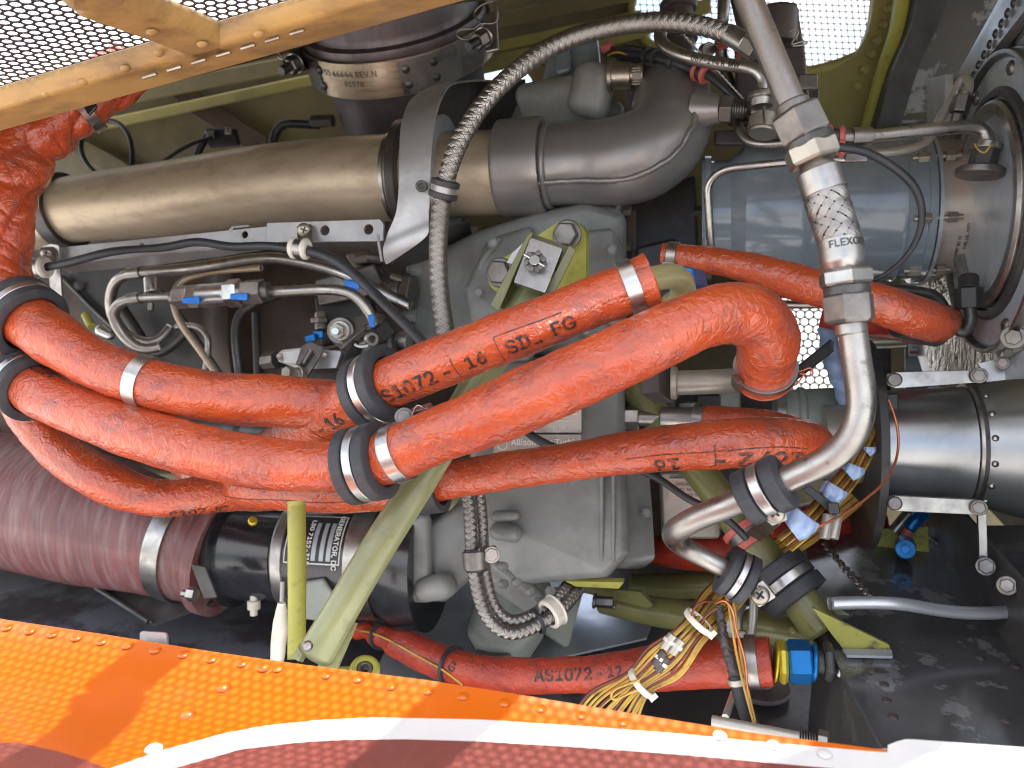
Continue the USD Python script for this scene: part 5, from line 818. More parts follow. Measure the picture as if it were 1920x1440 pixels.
# ------------------------------------------------------------------ cables and clips under the pipe
def cable(label, pts, r, m='black_plastic', name='cable', cat='cable', group=None, n=20): return solo(name, Tube(pts, r, n, .002, None).mesh(), m, label, cat, group, smooth=True)
cable('long black cable clipped below the alloy rail and running to the orange hose', [(70, 503, .580), (130, 492, .58), (200, 474, .578), (260, 467, .577), (320, 462, .575), (370, 454, .575), (430, 462, .574), (490, 461, .574), (545, 466, .572), (600, 476, .568), (650, 502, .563), (700, 548, .555), (750, 598, .54), (800, 650, .525)], [7, 8, 8, 7, 8, 8, 8, 8, 8, 10, 10, 10, 10, 10])
for x, y, lab, tx, k in ((74, 502, 'cream cushioned clip at the far left end of the alloy rail', (87, 478), .578), (562, 466, 'cream cushioned clip with Phillips screw in the middle of the alloy rail', (570, 436), .570)):
    t = Thing('cable_clip', lab, 'clip'); ax = P(x + 20, y + (-3 if x < 300 else 3), k) - P(x - 20, y, k); c = P(x, y, k); U1 = u(x, k)
    for s_ in (-1, 1): t.add('cushion_lip', ring(c + nz(ax) * s_ * 12 * U1, ax, 8 * U1, 20 * U1, 12 * U1, 40, .3), 'nylon_white', 35)
    t.add('strap', ring(c, ax, 9 * U1, 18 * U1, 16 * U1, 40, .1), 'steel', 30); t.add('tab', plate([(tx[0] - 14, tx[1] - 14), (tx[0] + 14, tx[1] - 16), (tx[0] + 16, tx[1] + 16), (tx[0] - 12, tx[1] + 18)], [(tx[0] - 14, tx[1] - 14, .592), (tx[0] + 14, tx[1] - 16, .592), (tx[0], tx[1] + 20, .585)], .0015, rnd=5), 'steel', 20)
# ------------------------------------------------------------------ small rigid lines, left
def line(label, pts, r, m='steel_tube', n=24, extra=None, name='metal_line'):
    t = Thing(name, label, 'pipe'); t.tb = Tube(pts, r, n, .002); t.add('tube', t.tb.mesh(), m, True); return t
l1 = line('upper bent steel line under the alloy rail, looping down at its left end', [(770, 575, .66), (710, 545, .655), (640, 512, .65), (570, 492, .648), (510, 484, .648), (420, 494, .65), (330, 506, .652), (255, 512, .655), (222, 524, .66), (208, 556, .67), (212, 595, .68), (240, 628, .69), (290, 640, .70), (320, 612, .71)], [11, 11, 11, 11, 11, 11, 11, 10, 10, 10, 9, 9, 9, 8]); l1.add('sleeve', l1.tb.band(256, 512, 30, .0006, .0006), 'steel', 30)
l1.add('paint_mark', slab([(648, 526), (670, 530), (672, 540), (650, 536)], .628, .008, 3, 8), 'blue_mark', 30)
l2 = line('bright steel line from the inline valve bending down to the fuel control', [(500, 548, .625), (560, 545, .625), (620, 543, .625), (660, 552, .628), (688, 580, .632), (704, 612, .636)], 10.5)
l3 = line('thin steel line left of the inline valve hooking back down', [(332, 556, .63), (290, 557, .632), (250, 560, .635), (222, 572, .64), (214, 592, .645), (224, 618, .65), (262, 652, .66), (300, 650, .67)], [8, 8, 9, 10, 10, 10, 10, 10]); l3.add('sleeve', l3.tb.band(255, 560, 28, .0006, .0006), 'steel', 30)
vl = Thing('inline_valve', 'bright inline check valve with hex nuts and blue paint marks', 'valve'); VK = .618
def vseg(a, b, r, m, n, nm, ph=0): return vl.add(nm, pcyl((a, 558 - (a - 330) * .075, VK), (b, 558 - (b - 330) * .075, VK), r, n, .1, ph), m, 22)
vseg(322, 332, 13, 'steel', 30, 'collar'); hn = vseg(331, 360, 22, 'steel', 6, 'hex_nut', .2); vseg(358, 376, 24, 'nut_light', 6, 'hex_nut'); vseg(375, 428, 22, 'steel_bright', 40, 'barrel'); hb = vseg(427, 452, 27, 'steel_bright', 6, 'hex_nut', .3); vseg(450, 460, 20, 'steel', 30, 'collar'); vseg(458, 494, 24, 'steel', 6, 'hex_nut', .1); vseg(493, 506, 16, 'steel_nut', 30, 'collar')
for x, y, w in ((358, 563, 28), (448, 556, 28)): vl.add('paint_mark', slab([(x - w / 2, y - 3), (x + w / 2, y - 5), (x + w / 2, y + 5), (x - w / 2, y + 3)], VK - .0125, .006, 2.5, 8), 'blue_mark', 30)
ts = Thing('tube_spacer', 'small bright stand-off between the two bent steel lines', 'spacer'); ts.add('body', pcyl((283, 522, .638), (285, 550, .634), 13, 30), 'steel_bright', 30); ts.add('screw', pcyl((283, 568, .636), (283, 582, .636), 6, 16), 'steel_nut', 30)
line('thin line arching over the inline valve then down to the hose', [(490, 502, .68), (430, 506, .68), (370, 515, .675), (338, 530, .67), (326, 560, .665), (336, 600, .665), (370, 650, .665), (405, 700, .665)], 6.5, 'tan_steel')
line('dark angled line below the inline valve', [(560, 540, .70), (500, 560, .70), (460, 580, .70), (446, 600, .70), (448, 690, .70), (452, 740, .70)], 9, 'dark_steel')
line('short curved steel line rising behind the orange hose', [(330, 612, .72), (365, 612, .715), (388, 630, .71), (390, 660, .71), (384, 700, .71)], 6, 'steel_tube')
line('dark line looping behind the hooked steel line', [(230, 580, .72), (262, 630, .72), (290, 660, .72), (330, 640, .72), (352, 615, .72)], 10, 'dark_steel')
line('dark upright line beside the engine core', [(480, 585, .75), (482, 650, .75), (486, 740, .75)], 8, 'near_black')
# ------------------------------------------------------------------ fuel control cluster
fc_ = Thing('fuel_control', 'cluster of metal fuel control valves and levers left of the gearbox', 'fuel control'); K = .645
fc_.add('body', fuse(slab([(540, 690), (640, 660), (730, 700), (720, 740), (560, 740)], .665, .05, 12), slab([(690, 600), (725, 610), (735, 680), (690, 690)], .655, .04, 12)), 'dark_steel', 35)
fc_.add('gear_case', slab([(600, 560), (690, 545), (700, 620), (610, 640)], .70, .04, 10), 'near_black', 35); fc_.add('upper_block', slab([(598, 528), (700, 500), (720, 545), (604, 568)], .685, .03, 6), 'steel_nut', 30); fc_.add('cover', slab([(655, 480), (690, 475), (735, 535), (700, 545)], .70, .03, 6), 'steel_nut', 30)
pv = fc_.add('pivot_boss', pcyl((652, 620, .665), (638, 620, .640), 25, 36), 'steel_nut', 30); fc_.add('pivot_washer', pcyl((640, 620, .642), (637, 620, .637), 19, 36), 'nut_light', 30, pv); fc_.add('pivot_nut', pcyl((636, 620, .638), (631, 621, .630), 15, 6), 'nut_light', 22, pv); fc_.add('pivot_pin', pcyl((632, 621, .631), (628, 621, .622), 7, 20), 'steel_bright', 30, pv)
fc_.add('rocker_arm', plate([(622, 640), (640, 655), (668, 628), (700, 605), (718, 590), (700, 585), (655, 598), (625, 612)], [(622, 640, .643), (718, 590, .645), (668, 628, .641)], .006, rnd=4), 'steel', 20)
un = fc_.add('union_body', pcyl((704, 608, .648), (722, 632, .655), 27, 6), 'near_black', 22); fc_.add('union_ring', pcyl((700, 600, .646), (706, 610, .648), 22, 36), 'steel_nut', 30, un); fc_.add('paint_mark', slab([(691, 592), (701, 592), (702, 612), (694, 610)], .628, .003, 2, 8), 'blue_mark', 30, un)
fc_.add('mounting_plate', plate([(518, 664), (530, 656), (565, 652), (636, 658), (640, 660), (630, 690), (560, 692), (522, 678)], [(518, 664, .640), (640, 655, .640), (560, 700, .638)], .004, rnd=3), 'aluminium', 20); fc_.add('tin_label', plate([(530, 660), (568, 656), (565, 682), (532, 680)], [(518, 664, .6395), (640, 655, .6395), (560, 700, .6375)], .0008), 'label_white', False)
for x, y in ((524, 668), (608, 666)): p = P(x, y, .636); fc_.add('plate_screw', lathe(p, TOC(p), [(0, 6 * u(x, .64)), (.002, 5 * u(x, .64)), (.0025, 0)], 18), 'nut_light', 30)
lv = fc_.add('lever', plate([(566, 648), (582, 640), (606, 652), (600, 668), (572, 712), (545, 704), (552, 690)], [(566, 648, .625), (606, 652, .63), (560, 710, .615)], .003, rnd=3), 'steel_nut', 20); fc_.add('lever_rib', Tube([(584, 656, .622), (574, 672, .619), (567, 684, .617)], 5, 12, .002).mesh(), 'steel_nut', True, lv)
p = P(548, 700, .612); fc_.add('lever_bolt', cat_(pcyl((558, 702, .618), (535, 698, .605), 12, 6), pcyl((565, 702, .62), (555, 702, .615), 19, 24)), 'nut_light', 25, lv)
fc_.add('side_knob', pcyl((498, 678, .655), (520, 675, .65), 17, 8), 'steel_nut', 25)
fc_.add('blue_cap', fuse(slab([(574, 632), (588, 628), (590, 638), (576, 640)], .66, .015, 3), slab([(590, 622), (604, 622), (604, 632), (590, 634)], .665, .015, 3)), 'blue_anod', 25); fc_.add('cap_stem', pcyl((602, 588, .68), (603, 620, .675), 12, 24), 'nut_light', 30); fc_.add('stem_nut', pcyl((600, 596, .675), (600, 606, .675), 18, 6), 'steel_nut', 22)
ho = pcyl((692, 478, .69), (692, 496, .69), 30, 6, .2); fc_.add('hex_plug', ho, 'steel_nut', 22)
for a, b, r, m, n in ((700, 716, 20, 'steel', 30), (716, 728, 24, 'steel_nut', 6), (728, 742, 19, 'steel', 30), (742, 752, 22, 'steel', 30), (752, 760, 20, 'steel_nut', 30), (760, 776, 36, 'steel_nut', 6)): fc_.add('coupling', pcyl((a, 548, .69), (b, 549, .69), r, n), m, 22)
for a, b, r, m, n in ((708, 734, 12, 'steel_nut', 6), (734, 765, 9, 'nut_light', 24)): fc_.add('coupling', pcyl((a, 520, .70), (b, 530, .70), r, n), m, 22)
for a, b, r, m, n in ((740, 750, 22, 'steel_nut', 30), (750, 768, 20, 'steel', 30)): fc_.add('coupling', pcyl((a, 638, .67), (b, 640, .67), r, n), m, 22)
fc_.add('joint_eye', ring(P(696, 636, .630), TOC(P(696, 636, .63)) + RT * .3, .0032, .0062, .006, 36, .3), 'steel', 35); rd = fc_.add('link_rod', pcyl((668, 645, .628), (640, 705, .60), 10, 20), 'near_black', 30); fc_.add('link_rod', pcyl((690, 640, .628), (664, 652, .627), 6, 16), 'steel_nut', 30); fc_.add('rod_clip', Tube([(666, 646, .62), (676, 650, .618), (690, 648, .62)], 2.5, 8, .001).mesh(), 'label_white', True, rd); fc_.add('link_rod', pcyl((672, 655, .63), (652, 705, .605), 6, 16), 'near_black', 30)
gl = Thing('small_indicator', 'small clear and green fitting half hidden by the hose at left', 'fitting'); gl.add('bulb', blob([(192, 620, .70, 13), (206, 628, .70, 10)]), 'steel_bright', 40); gl.add('green_sleeve', pcyl((160, 590, .71), (172, 612, .705), 8, 16), 'chartreuse', 30)
# cables on top of the tan pipe
cable('thin black cable looping in a ring above the tan pipe', [(205, 345, .72), (170, 315, .73), (152, 275, .74), (165, 240, .75), (200, 226, .75), (236, 245, .74), (248, 285, .73), (244, 338, .72)], 4.5); cable('black cable rising from the tan pipe to the dark connector', [(268, 332, .74), (310, 300, .75), (360, 270, .77), (398, 258, .79)], 3.5); cable('short black hose stub beside the dark connector', [(365, 310, .80), (372, 285, .80), (384, 262, .80), (392, 250, .80)], 7)
dcn = Thing('dark_connector', 'dark electrical connector on the far cowl above the tan pipe', 'connector'); dcn.add('body', slab([(390, 246), (440, 246), (446, 268), (396, 272)], .80, .03, 5), 'black_plastic'); dcn.add('clip', slab([(388, 248), (400, 247), (400, 258), (390, 258)], .79, .005, 2), 'steel'); dcn.add('lug', slab([(425, 240), (432, 242), (432, 250), (424, 250)], .79, .005, 2), 'nut_light')
lb = line('black elbow line rising from the pipe to the exhaust duct', [(512, 280, .78), (516, 250, .78), (532, 234, .78), (560, 232, .78), (600, 234, .79)], 8, 'black_plastic'); lb.add('fitting', pcyl((585, 228, .78), (625, 226, .78), 12, 6), 'steel_nut', 22)
solo('grommet', ring(P(238, 336, .715), UP + FW * .3, .003, .0075, .006, 30, .3), 'nylon_white', 'pale grommet on the tan pipe where the looped cable ends', 'grommet')
# ------------------------------------------------------------------ upper right control unit and lines
fu = Thing('bleed_valve', 'dark brown cast control unit in front of the oval screen', 'valve'); K = .70
fu.add('body', fuse(slab([(1385, 100), (1500, 95), (1512, 215), (1390, 215)], .74, .05, 8), slab([(1455, 20), (1485, 15), (1500, 110), (1450, 110)], .75, .04, 10), slab([(1370, 160), (1530, 170), (1530, 240), (1370, 230)], .76, .03, 6)), 'casting_brown', 35); fu.add('top_cap', lathe(P(1456, 26, .75), UP, [(z * u(1456, .75), r * u(1456, .75)) for z, r in ((-60, 0), (-60, 38), (0, 40), (6, 36), (8, 20), (9, 0))], 40), 'casting_brown', 30)
fu.add('lower_block', slab([(1345, 250), (1460, 250), (1460, 268), (1345, 268)], .72, .05, 6), 'casting_brown'); fu.add('adjuster_body', slab([(1412, 180), (1460, 180), (1460, 212), (1412, 210)], .665, .02, 5), 'steel_nut'); kn = fu.add('knurled_knob', pcyl((1435, 222, .66), (1430, 252, .657), 27, 40, .1), 'nut_light', 30)
kb = Tube([(1435, 223, .66), (1430, 247, .657)], 27, 40, .0008); fu.add('knurling', braid(kb, 18, 110, 1, .0004, .0002, .0006, 1500, .6), 'nut_light', True, kn, kind='stuff')
fu.add('banjo', lathe(P(1428, 178, .655), UP, [(z * u(1428, .655), r * u(1428, .655)) for z, r in ((-22, 0), (-22, 20), (-10, 22), (-6, 26), (2, 26), (4, 16), (8, 15), (8, 0))], 36), 'steel', 30); fu.add('needle', pcyl((1432, 200, .648), (1434, 228, .642), 3, 10), 'steel_bright', 30)
fu.add('side_plate', slab([(1500, 142), (1530, 142), (1530, 165), (1500, 165)], .70, .02, 3), 'steel_nut'); fu.add('spring_clip', Tube([(1480, 60, .70), (1492, 54, .70), (1496, 58, .70), (1486, 78, .70), (1484, 82, .70), (1508, 78, .70), (1514, 80, .70), (1506, 84, .70), (1486, 86, .70)], 1.8, 8, .001).mesh(), 'steel', True)
fu.add('red_seal', slab([(1345, 85), (1370, 76), (1372, 84), (1350, 92)], .70, .02, 3), 'red_dark'); fu.add('red_seal', slab([(1380, 104), (1392, 92), (1396, 98), (1384, 110)], .70, .02, 3), 'red_dark'); fu.add('lug_nut', pcyl((1320, 96, .72), (1330, 92, .71), 13, 24), 'steel_nut', 30)
fv = Thing('vent_stack', 'dark fitting standing against the oval screen beside the arching hose', 'fitting'); fv.add('body', lathe(P(1272, 110, .78), UP, [(z * u(1272, .78), r * u(1272, .78)) for z, r in ((-60, 0), (-60, 36), (-8, 36), (-6, 30), (30, 30), (34, 36), (46, 36), (50, 27), (90, 27), (92, 34), (104, 34), (106, 27), (150, 26), (150, 0))], 36), 'casting_brown', 30); fv.add('band', ring(P(1272, 8, .78), UP, .0125, .0155, .004, 40), 'steel', 30)
line('steel line marked with black characters sweeping right from the vent fitting', [(1262, 40, .70), (1244, 52, .69), (1238, 72, .68), (1262, 96, .67), (1310, 112, .665), (1370, 122, .66), (1410, 130, .655), (1430, 148, .655), (1430, 175, .656)], 12); _lt = THINGS[-1]; _lt.add('marking', _lt.tb.text('067-294 R  MW', 1345, 117, 9, -.1), 'label_black', False)
line('upright steel line behind the arching hose end', [(1358, -40, .76), (1355, 40, .76), (1352, 100, .77), (1372, 170, .77), (1385, 210, .77)], 11, 'steel_tube'); line('dark slanting line beside the upright steel line', [(1372, -40, .74), (1395, 60, .74), (1410, 100, .745)], 10, 'dark_steel')
line('bent dark line under the knurled knob', [(1382, 215, .70), (1386, 240, .69), (1400, 262, .685), (1430, 270, .68), (1490, 266, .675)], 9, 'steel_tube')
hr = Thing('wire_harness', 'black taped wire harness tied across the top of the elbow duct', 'harness'); hw = Tube([(1135, 96, .76), (1170, 100, .74), (1210, 104, .72), (1250, 112, .705), (1290, 126, .70), (1330, 142, .69), (1362, 170, .685), (1392, 205, .69), (1420, 235, .70)], [9, 10, 11, 11, 11, 9, 7, 6, 6], 24, .002); hr.add('loom', hw.mesh(), 'black_plastic', True)
for x, y in ((1216, 105), (1228, 108), (1262, 116)): hr.add('tie_wrap', hw.band(x, y, 8, .001, .0015), 'near_black', 30)
for pts in ([(1150, 92, .75), (1180, 108, .735), (1205, 122, .73), (1190, 138, .72)], [(1150, 100, .75), (1175, 90, .73), (1220, 98, .715), (1270, 122, .70)], [(1160, 108, .75), (1185, 112, .73), (1230, 122, .71), (1290, 130, .70)]): hr.add('branch', Tube(pts, 5.5, 14, .002).mesh(), 'black_plastic', True)
hr.add('red_cap', pcyl((1132, 92, .755), (1148, 86, .75), 10, 20), 'red_pad', 30); hr.add('yellow_wire', Tube([(1140, 104, .745), (1160, 98, .735), (1180, 104, .73), (1200, 106, .725)], 2.2, 8, .002).mesh(), 'wire_gold', True)
c, T, r, i = hw.frame(hw.near(1316, 136)); rb_ = Thing('red_grommet', 'pair of red rubber rings on the harness above the elbow duct', 'grommet')
for s_ in (-1, 1): rb_.add('ring', ring(c + T * .0045 * s_, T, r, r + .0045, .0042, 40, .35), 'red_pad', 35)
rb_.add('strap', ring(c, T, r, r + .003, .004, 40), 'near_black', 30); lw = Thing('lock_wire', 'twisted bright lock wire between the vent fitting and the union', 'wire')
for ph in (0, math.pi): lw.add('strand', Tube([(1280 + i * 1.9 + 2.2 * math.cos(i * .9 + ph), 64 + i * 2.05, .69 + .0006 * math.sin(i * .9 + ph)) for i in range(60)], 1.5, 6, .0012).mesh(), 'steel_bright', True)
r1 = line('thick steel line bending down into the fitting beside the bolted disc', [(1565, 258, .60), (1620, 256, .605), (1700, 248, .61), (1780, 240, .615), (1820, 238, .62), (1844, 246, .622), (1852, 268, .622), (1850, 290, .622)], 12); r1.add('sleeve', r1.tb.band(1612, 256, 36, .0008, .001), 'steel', 30); a_ = r1.add('nut', pcyl((1850, 276, .622), (1838, 320, .622), 24, 6), 'near_black', 22); r1.add('nut_collar', pcyl((1852, 268, .622), (1849, 282, .622), 25, 36), 'steel', 30, a_); r1.add('flange', pcyl((1838, 316, .622), (1836, 330, .622), 42, 40), 'steel_nut', 30); r1.add('lock_wire', Tube([(1828, 270, .605), (1836, 282, .60), (1846, 286, .60), (1852, 280, .60), (1862, 270, .603)], 1.8, 8, .001).mesh(), 'wire_gold', True)
r2 = line('thinner steel line curving up to the small elbow on the firewall', [(1560, 290, .63), (1640, 287, .635), (1700, 280, .64), (1740, 262, .645), (1762, 225, .65), (1790, 175, .655), (1806, 148, .655), (1816, 152, .65), (1810, 185, .645)], 8, 'bare_tube'); a_ = r2.add('elbow_nut', pcyl((1806, 180, .645), (1798, 212, .645), 17, 6), 'steel_nut', 22); r2.add('collar', pcyl((1808, 172, .645), (1804, 184, .645), 12, 30), 'steel', 30, a_); r2.add('tail', pcyl((1798, 210, .645), (1790, 235, .65), 10, 24), 'steel_nut', 30)
line('thin steel line turning down in front of the blue grey cylinder', [(1600, 298, .62), (1500, 302, .62), (1400, 312, .622), (1352, 322, .625), (1330, 345, .63), (1328, 380, .635), (1331, 430, .64), (1336, 500, .65)], 7.5)
cl_ = Thing('line_clip', 'pair of red edged clips joining the steel lines by the nuts', 'clip')
for x, y in ((1556, 253), (1578, 256), (1578, 276)): cl_.add('red_edge', ring(P(x, y, .60), AX, .0036, .0072, .0036, 36, .35), 'red_pad', 35)
cl_.add('strap', pcyl((1560, 254, .60), (1574, 256, .60), 15, 30), 'near_black', 30); cl_.add('clip_body', slab([(1588, 290), (1625, 288), (1625, 300), (1588, 302)], .60, .01, 3), 'steel_nut')
cable('black cable drooping in a bow across the blue grey cylinder', [(1572, 276, .575), (1620, 284, .575), (1670, 310, .575), (1710, 345, .58), (1728, 390, .585), (1722, 440, .59), (1690, 490, .60), (1640, 525, .61), (1600, 540, .62)], [8, 8, 8, 8, 7, 6, 4.5, 4, 4])
r3 = line('dark line under the collar hooking up into a black nut', [(1640, 540, .67), (1720, 548, .66), (1752, 556, .655), (1770, 580, .65), (1788, 610, .65), (1806, 622, .65), (1818, 608, .65), (1818, 575, .65)], 11, 'dark_steel'); r3.add('nut', pcyl((1817, 578, .65), (1816, 540, .65), 24, 6), 'near_black', 22); r3.add('stub', pcyl((1816, 545, .65), (1816, 520, .655), 18, 30), 'near_black', 30)
line('plain steel line crossing behind the large lower nut', [(1440, 570, .63), (1520, 571, .63), (1640, 566, .63)], 8); line('pale round ended pipe under the short dark red hose', [(1610, 640, .80), (1680, 638, .80), (1700, 636, .80)], 14, 'bare_tube')
ge = Thing('gold_elbow', 'gold anodised elbow tube leaving the printed hose end', 'pipe'); ge.add('tube', Tube([(1200, 530, .50), (1230, 522, .51), (1258, 518, .522), (1276, 528, .54), (1280, 552, .56), (1262, 570, .58)], [24, 24, 24, 24, 24, 24], 40, .002).mesh(), 'gold_tube', True); ge.add('blue_nut', cyl(P(1276, 526, .552), P(1300, 530, .575), 31 * u(1290, .56), 6), 'blue_anod', 22)
gs = Thing('grey_elbow_tube', 'matt grey tube running into the gearbox under the bent hose end', 'pipe'); gs.add('tube', Tube([(1262, 718, .58), (1330, 716, .575), (1390, 712, .56), (1425, 700, .53), (1436, 680, .505)], [23, 23, 23, 24, 24], 40, .002).mesh(), 'bare_tube', True); gs.add('collar', pcyl((1258, 718, .58), (1270, 718, .58), 31, 40), 'bare_tube', 30); gs.add('hex', pcyl((1226, 722, .60), (1258, 720, .585), 34, 6), 'casting_brown', 22)
# ------------------------------------------------------------------ wiring, lower right
wr = Thing('wire_bundle', 'bundle of gold and brown wires tied with white ties', 'wires')
for i in range(16):
    o = (i - 7.5); j = rng.normal(0, 1, 8) * 3; m = 'wire_gold' if i % 4 else 'wire_brown'
    wr.add('wire', Tube([(1600 + o * 2, 930 + o * 2, .71), (1500 + o * 2, 1008 + o * 2, .69), (1418 + o * 2.6, 1056 + o * 2.2, .65), (1372 + o * 4, 1102 + o * 2 + j[0], .60), (1330 + o * 4 + j[1], 1150 + o * 2, .565), (1290 + o * 3.0, 1198 + o * 2.2 + j[2], .545), (1245 + o * 4.0 + j[3], 1245 + o * 3.6, .545), (1198 + o * 2.6, 1282 + o * 2.8 + j[4], .542), (1150 + o * 5 + j[5], 1330 + o * 4.5, .535), (1110 + o * 5, 1380 + o * 4, .53)], 2.9, 8, .003).mesh(), m, True)
wr.add('loop_wire', Tube([(1200, 1275, .532), (1170, 1285, .53), (1146, 1302, .528), (1148, 1310, .528), (1175, 1302, .53), (1210, 1290, .534)], 2.6, 8, .002).mesh(), 'wire_gold', True)
for pts in ([(1338, 1128, .545), (1315, 1130, .54), (1298, 1150, .54), (1302, 1172, .542), (1330, 1150, .54), (1345, 1140, .54)], [(1345, 1130, .545), (1362, 1128, .54), (1375, 1150, .54), (1380, 1180, .545), (1395, 1230, .54), (1402, 1300, .53), (1416, 1370, .52)], [(1362, 1110, .55), (1370, 1160, .545), (1380, 1220, .54), (1398, 1300, .528), (1418, 1372, .518)], [(1372, 1110, .555), (1380, 1160, .55), (1388, 1220, .545), (1404, 1300, .53), (1420, 1372, .519)]):
    wr.add('wire', Tube(pts, 2.4, 8, .002).mesh(), 'copper' if len(pts) == 7 else ('wire_brown' if len(pts) == 6 else 'wire_gold'), True)
def ztie(x, y, k, dx, dy, r, label, m='nylon_white'):
    t = Thing('zip_tie', label, 'tie'); c = P(x, y, k); ax = P(x + dx, y + dy, k) - c; t.add('strap', ring(c, ax, r * u(x, k) * .9, r * u(x, k) * 1.06, 12 * u(x, k), 40, .3), m, 35); n_ = nz(np.cross(ax, TOC(c))); t.add('head', fuse(m3.Manifold.hull_points(np.array([c + n_ * s_ * r * u(x, k) * 1.0 + TOC(c) * q_ + nz(ax) * w_ for s_ in (-1.25, -.95) for q_ in (-.003, .004) for w_ in (-.003, .003)], np.float32))), m, 25)
ztie(1310, 1166, .548, -20, 22, 30, 'white tie round the gold wires just below their fan out'); ztie(1203, 1280, .542, -20, 17, 30, 'white tie round the gold wires above the orange skin edge')
sp = []
for i, (x, y) in enumerate(((1262, 1190), (1245, 1222), (1278, 1200), (1250, 1232))):
    t = Thing('wire_splice', ['upper brown wire splice beside the gold wires', 'lower brown wire splice over the bottom hose', 'tan wire splice closest to the first white tie', 'dark tan wire splice lowest in the gold wires'][i], 'splice'); t.add('barrel', pcyl((x, y, .532), (x - 18, y + 26, .53), 9, 20), 'casting_brown' if i % 2 else 'bare_tube', 30); t.add('band', pcyl((x - 6, y + 9, .532), (x - 10, y + 15, .5315), 11, 20), 'nylon_white', 30)
fb_ = Thing('fuzzy_cable', 'brown frayed cable turning into a black sleeve at the lower right', 'cable'); fb_.add('braid_sleeve', Tube([(1348, 1135, .56), (1356, 1190, .555), (1370, 1240, .55), (1380, 1272, .545)], [8, 9, 10, 10], 40, .001, hose_fn(.0008, .0012, 200, 700)).mesh(), 'casting_brown', True); fb_.add('black_sleeve', Tube([(1379, 1268, .546), (1390, 1310, .54), (1405, 1350, .53), (1425, 1395, .515)], [13, 14, 15, 15], 30, .002).mesh(), 'black_plastic', True)
ztie(1384, 1276, .545, 8, 30, 18, 'grey tie at the top of the black cable sleeve', 'bare_tube')
bt = Thing('blue_tape_bundle', 'wire bundle wrapped with pale blue tape behind the bare steel pipe', 'wires'); B0 = [(1640, 800, .66), (1600, 880, .64), (1565, 925, .62), (1530, 965, .60), (1500, 995, .59), (1470, 1020, .585)]
for i in range(9): o = i - 4; bt.add('wire', Tube([(x + o * 3.5, y + o * 3.2, k + .002 * math.sin(i * 2)) for x, y, k in B0], 2.6, 8, .004).mesh(), 'wire_gold' if i % 3 else 'wire_brown', True)
def tape(a, b, w): bt.add('tape_wrap', Tube([a, ((a[0] + b[0]) / 2 + 2, (a[1] + b[1]) / 2 + 1, a[2]), b], [w * .62, w * .72, w * .60], 36, .0012, lambda q, aa, p, s: .0022 * np.abs(np.sin(2.5 * aa + q * 90)) - .0016 + .002 * (meshkit.fbm(p * 140, 2, 9) - .5)).mesh(), 'blue_tape', 50)
tape((1604, 872, .625), (1590, 890, .625), 26); tape((1570, 912, .60), (1548, 934, .60), 32); tape((1512, 965, .575), (1482, 992, .575), 44); tape((1632, 838, .645), (1626, 850, .645), 14)
for a, b in (((1545, 940, .59), (1575, 968, .585)),): bt.add('black_tie', slab([(1508, 918), (1516, 912), (1572, 955), (1566, 964)], .59, .01, 3), 'black_plastic'); bt.add('tie_head', slab([(1555, 945), (1570, 945), (1572, 960), (1556, 960)], .58, .01, 3), 'black_plastic')
for x in (1545, 1562): bt.add('crimp', pcyl((x + 8, 965, .595), (x, 1010, .59), 10, 16), 'nylon_white' if False else 'bare_tube', 30)
sl = Thing('blue_sleeve', 'upright pale blue spiral wrapped sleeve left of the steel pipe', 'sleeve'); ST = Tube([(1550, 615, .74), (1556, 650, .735), (1566, 690, .73), (1584, 740, .725), (1592, 790, .72)], [16, 17, 17, 16, 15], 30, .0015, lambda q, a, p, s: .0007 * np.sin(q * 420 + a)); sl.add('wrap', ST.mesh(), 'blue_tape', True)
bkc = Thing('black_wire_bundle', 'black taped wires between the hose end and the blue sleeve', 'wires')
for i in range(4): bkc.add('wire', Tube([(1470, 712 + i * 4, .70), (1510, 680 + i * 5, .705), (1560, 640 + i * 5, .71)], 5, 12, .003).mesh(), 'black_plastic', True)
for pts in ([(1478, 690, .69), (1505, 695, .685), (1520, 690, .685), (1524, 702, .685), (1500, 700, .685)], [(1470, 720, .69), (1490, 722, .685), (1508, 700, .685)]): bkc.add('loose_end', Tube(pts, 2, 8, .002).mesh(), 'copper', True)
cable('thin copper wire curving from the black block down to the blue taped wires', [(1666, 750, .645), (1680, 790, .64), (1684, 840, .635), (1668, 890, .62), (1630, 930, .60), (1580, 965, .585), (1530, 990, .575), (1490, 1010, .572)], 2.4, 'copper', 'copper_wire', 'wire'); 
cable('black cable crossing behind the lower hose to the steel pipe bend', [(960, 785, .62), (1010, 825, .615), (1060, 845, .62), (1230, 895, .61), (1290, 935, .60), (1350, 965, .595), (1400, 1010, .60)], [8, 8, 8, 7, 7, 7, 7])
tm_ = Thing('tin_module', 'grey tin module with a data plate behind the olive strut', 'module'); tm_.add('case', slab([(1245, 890), (1340, 890), (1340, 1000), (1250, 1000)], .74, .05, 10), 'bare_tube'); mp = [(1255, 900, .728), (1320, 900, .728), (1255, 940, .728)]; pl_ = tm_.add('data_plate', plate([(1254, 897), (1322, 897), (1322, 936), (1254, 936)], mp, .001), 'label_tin', False)
for i in range(3): tm_.add('lettering', flat_text(['SERIAL NO', 'PART NO 21', 'AMP 28 V'][i], 1288, 908 + i * 10, 6, [(x, y, k - .0006) for x, y, k in mp]), 'label_black', False, pl_)
gt_ = line('grey bent tube lying across the black floor sheet', [(1555, 1132, .60), (1620, 1130, .605), (1690, 1133, .61), (1760, 1144, .62), (1840, 1150, .63), (1912, 1146, .64)], 12, 'bare_sheet'); gt_.add('end_sleeve', pcyl((1908, 1146, .64), (1960, 1146, .645), 14, 30), 'casting_brown', 30)
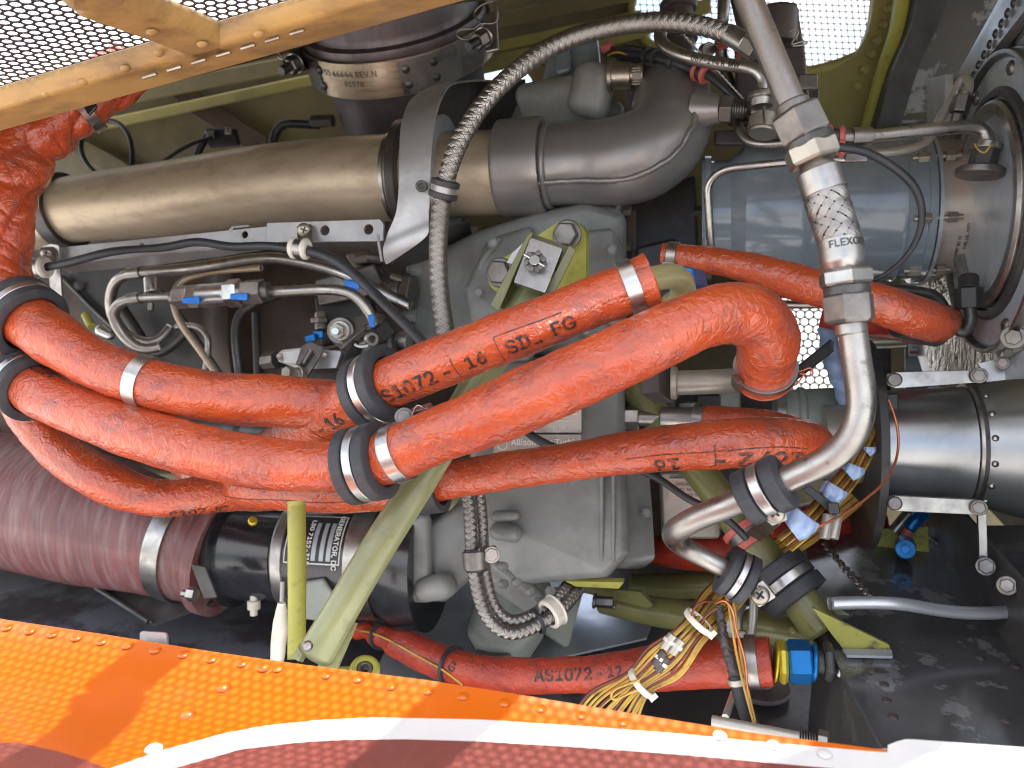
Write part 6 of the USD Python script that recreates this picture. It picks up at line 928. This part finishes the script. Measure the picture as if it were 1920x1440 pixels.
pb = Thing('fuel_fitting', 'blue capped elbow fitting with red sleeve on a yellow green bracket', 'fitting'); pb.add('bracket', plate([(1644, 992), (1740, 988), (1742, 1042), (1640, 1036)], [(1644, 992, .80), (1740, 988, .80), (1640, 1040, .79)], .004), 'chartreuse', 20); pb.add('blue_cap', pcyl((1697, 1020, .775), (1698, 1030, .752), 18, 12), 'blue_anod', 25); pb.add('cap_core', pcyl((1698, 1030, .753), (1698, 1030, .750), 9, 6), 'blue_anod', 25); pb.add('red_sleeve', pcyl((1698, 1008, .775), (1706, 985, .775), 9, 20), 'red_pad', 30); pb.add('elbow', Tube([(1704, 992, .775), (1716, 976, .775), (1732, 962, .78)], 12, 20, .002).mesh(), 'blue_anod', True); pb.add('steel_tube', pcyl((1676, 998, .80), (1706, 962, .80), 12, 24), 'steel', 30)
dc_ = Thing('drain_clamp', 'pale metal clamp and stay on the low olive tube', 'clamp'); c, T, r, i = s4.tb.frame(s4.tb.near(1388, 1172)); dc_.add('strap', ring(c, T, r + .0005, r + .003, .012, 50), 'aluminium', 30); dc_.add('stay', Tube([(1414, 1120, .63), (1412, 1160, .625), (1408, 1200, .62)], 8, 20, .003).mesh(), 'bare_tube', True); dc_.add('lug', slab([(1376, 1185), (1396, 1185), (1398, 1205), (1380, 1208)], .635, .01, 4), 'aluminium')
df = Thing('drain_flange', 'round dark flange on the belly tray below the bottom hose', 'flange'); p = PZ(1425, 1300, ZB); df.add('disc', lathe(p + HZ * .004, HZ, [(0, 0), (0, .024), (.004, .024), (.006, .010), (.03, .008), (.03, 0)], 40), 'casting_brown', 30)
lt_ = Thing('threaded_drain', 'grey threaded drain tube lying behind the orange lip', 'tube'); lt_.add('tube', pcyl((1335, 1352, .52), (1500, 1384, .51), 11, 24), 'bare_tube', 30); lt_.add('thread', cat_(*[pcyl((1500 + i * 5, 1384 + i, .51), (1503 + i * 5, 1384.6 + i, .51), 14, 20) for i in range(6)]), 'steel_nut', 30); lt_.add('nut', pcyl((1534, 1388, .508), (1552, 1392, .507), 20, 6), 'steel', 22); lt_.add('stay', pcyl((1360, 1345, .53), (1376, 1300, .56), 7, 18), 'bare_tube', 30)
lo = Thing('warning_placard', 'small blue and white placard on the post beyond the black lined hose', 'placard'); LPp = [(1705, 632, .90), (1740, 632, .90), (1705, 665, .90)]; lo.add('sheet', plate([(1704, 630), (1740, 630), (1740, 668), (1704, 668)], LPp, .001), 'label_white', False)
for i in range(3): lo.add('rule_line', plate([(1710, 636 + i * 7), (1734, 636 + i * 7), (1734, 638 + i * 7), (1710, 638 + i * 7)], [(x, y, k - .001) for x, y, k in LPp], .0005), 'blue_mark', False)
lo.add('rule_line', plate([(1706, 658), (1738, 658), (1738, 663), (1706, 663)], [(x, y, k - .001) for x, y, k in LPp], .0005), 'red_pad', False)
po = Thing('alloy_post', 'upright bright alloy posts beyond the black lined hose', 'post'); po.add('strip', slab([(1742, 560), (1762, 560), (1762, 760), (1742, 760)], .915, .015, 3), 'aluminium'); po.add('strip', slab([(1700, 600), (1738, 600), (1738, 760), (1700, 760)], .93, .01, 3), 'gray_gloss'); po.add('dark_strip', slab([(1640, 640), (1665, 640), (1665, 770), (1640, 770)], .88, .02, 5), 'near_black')
write_all()
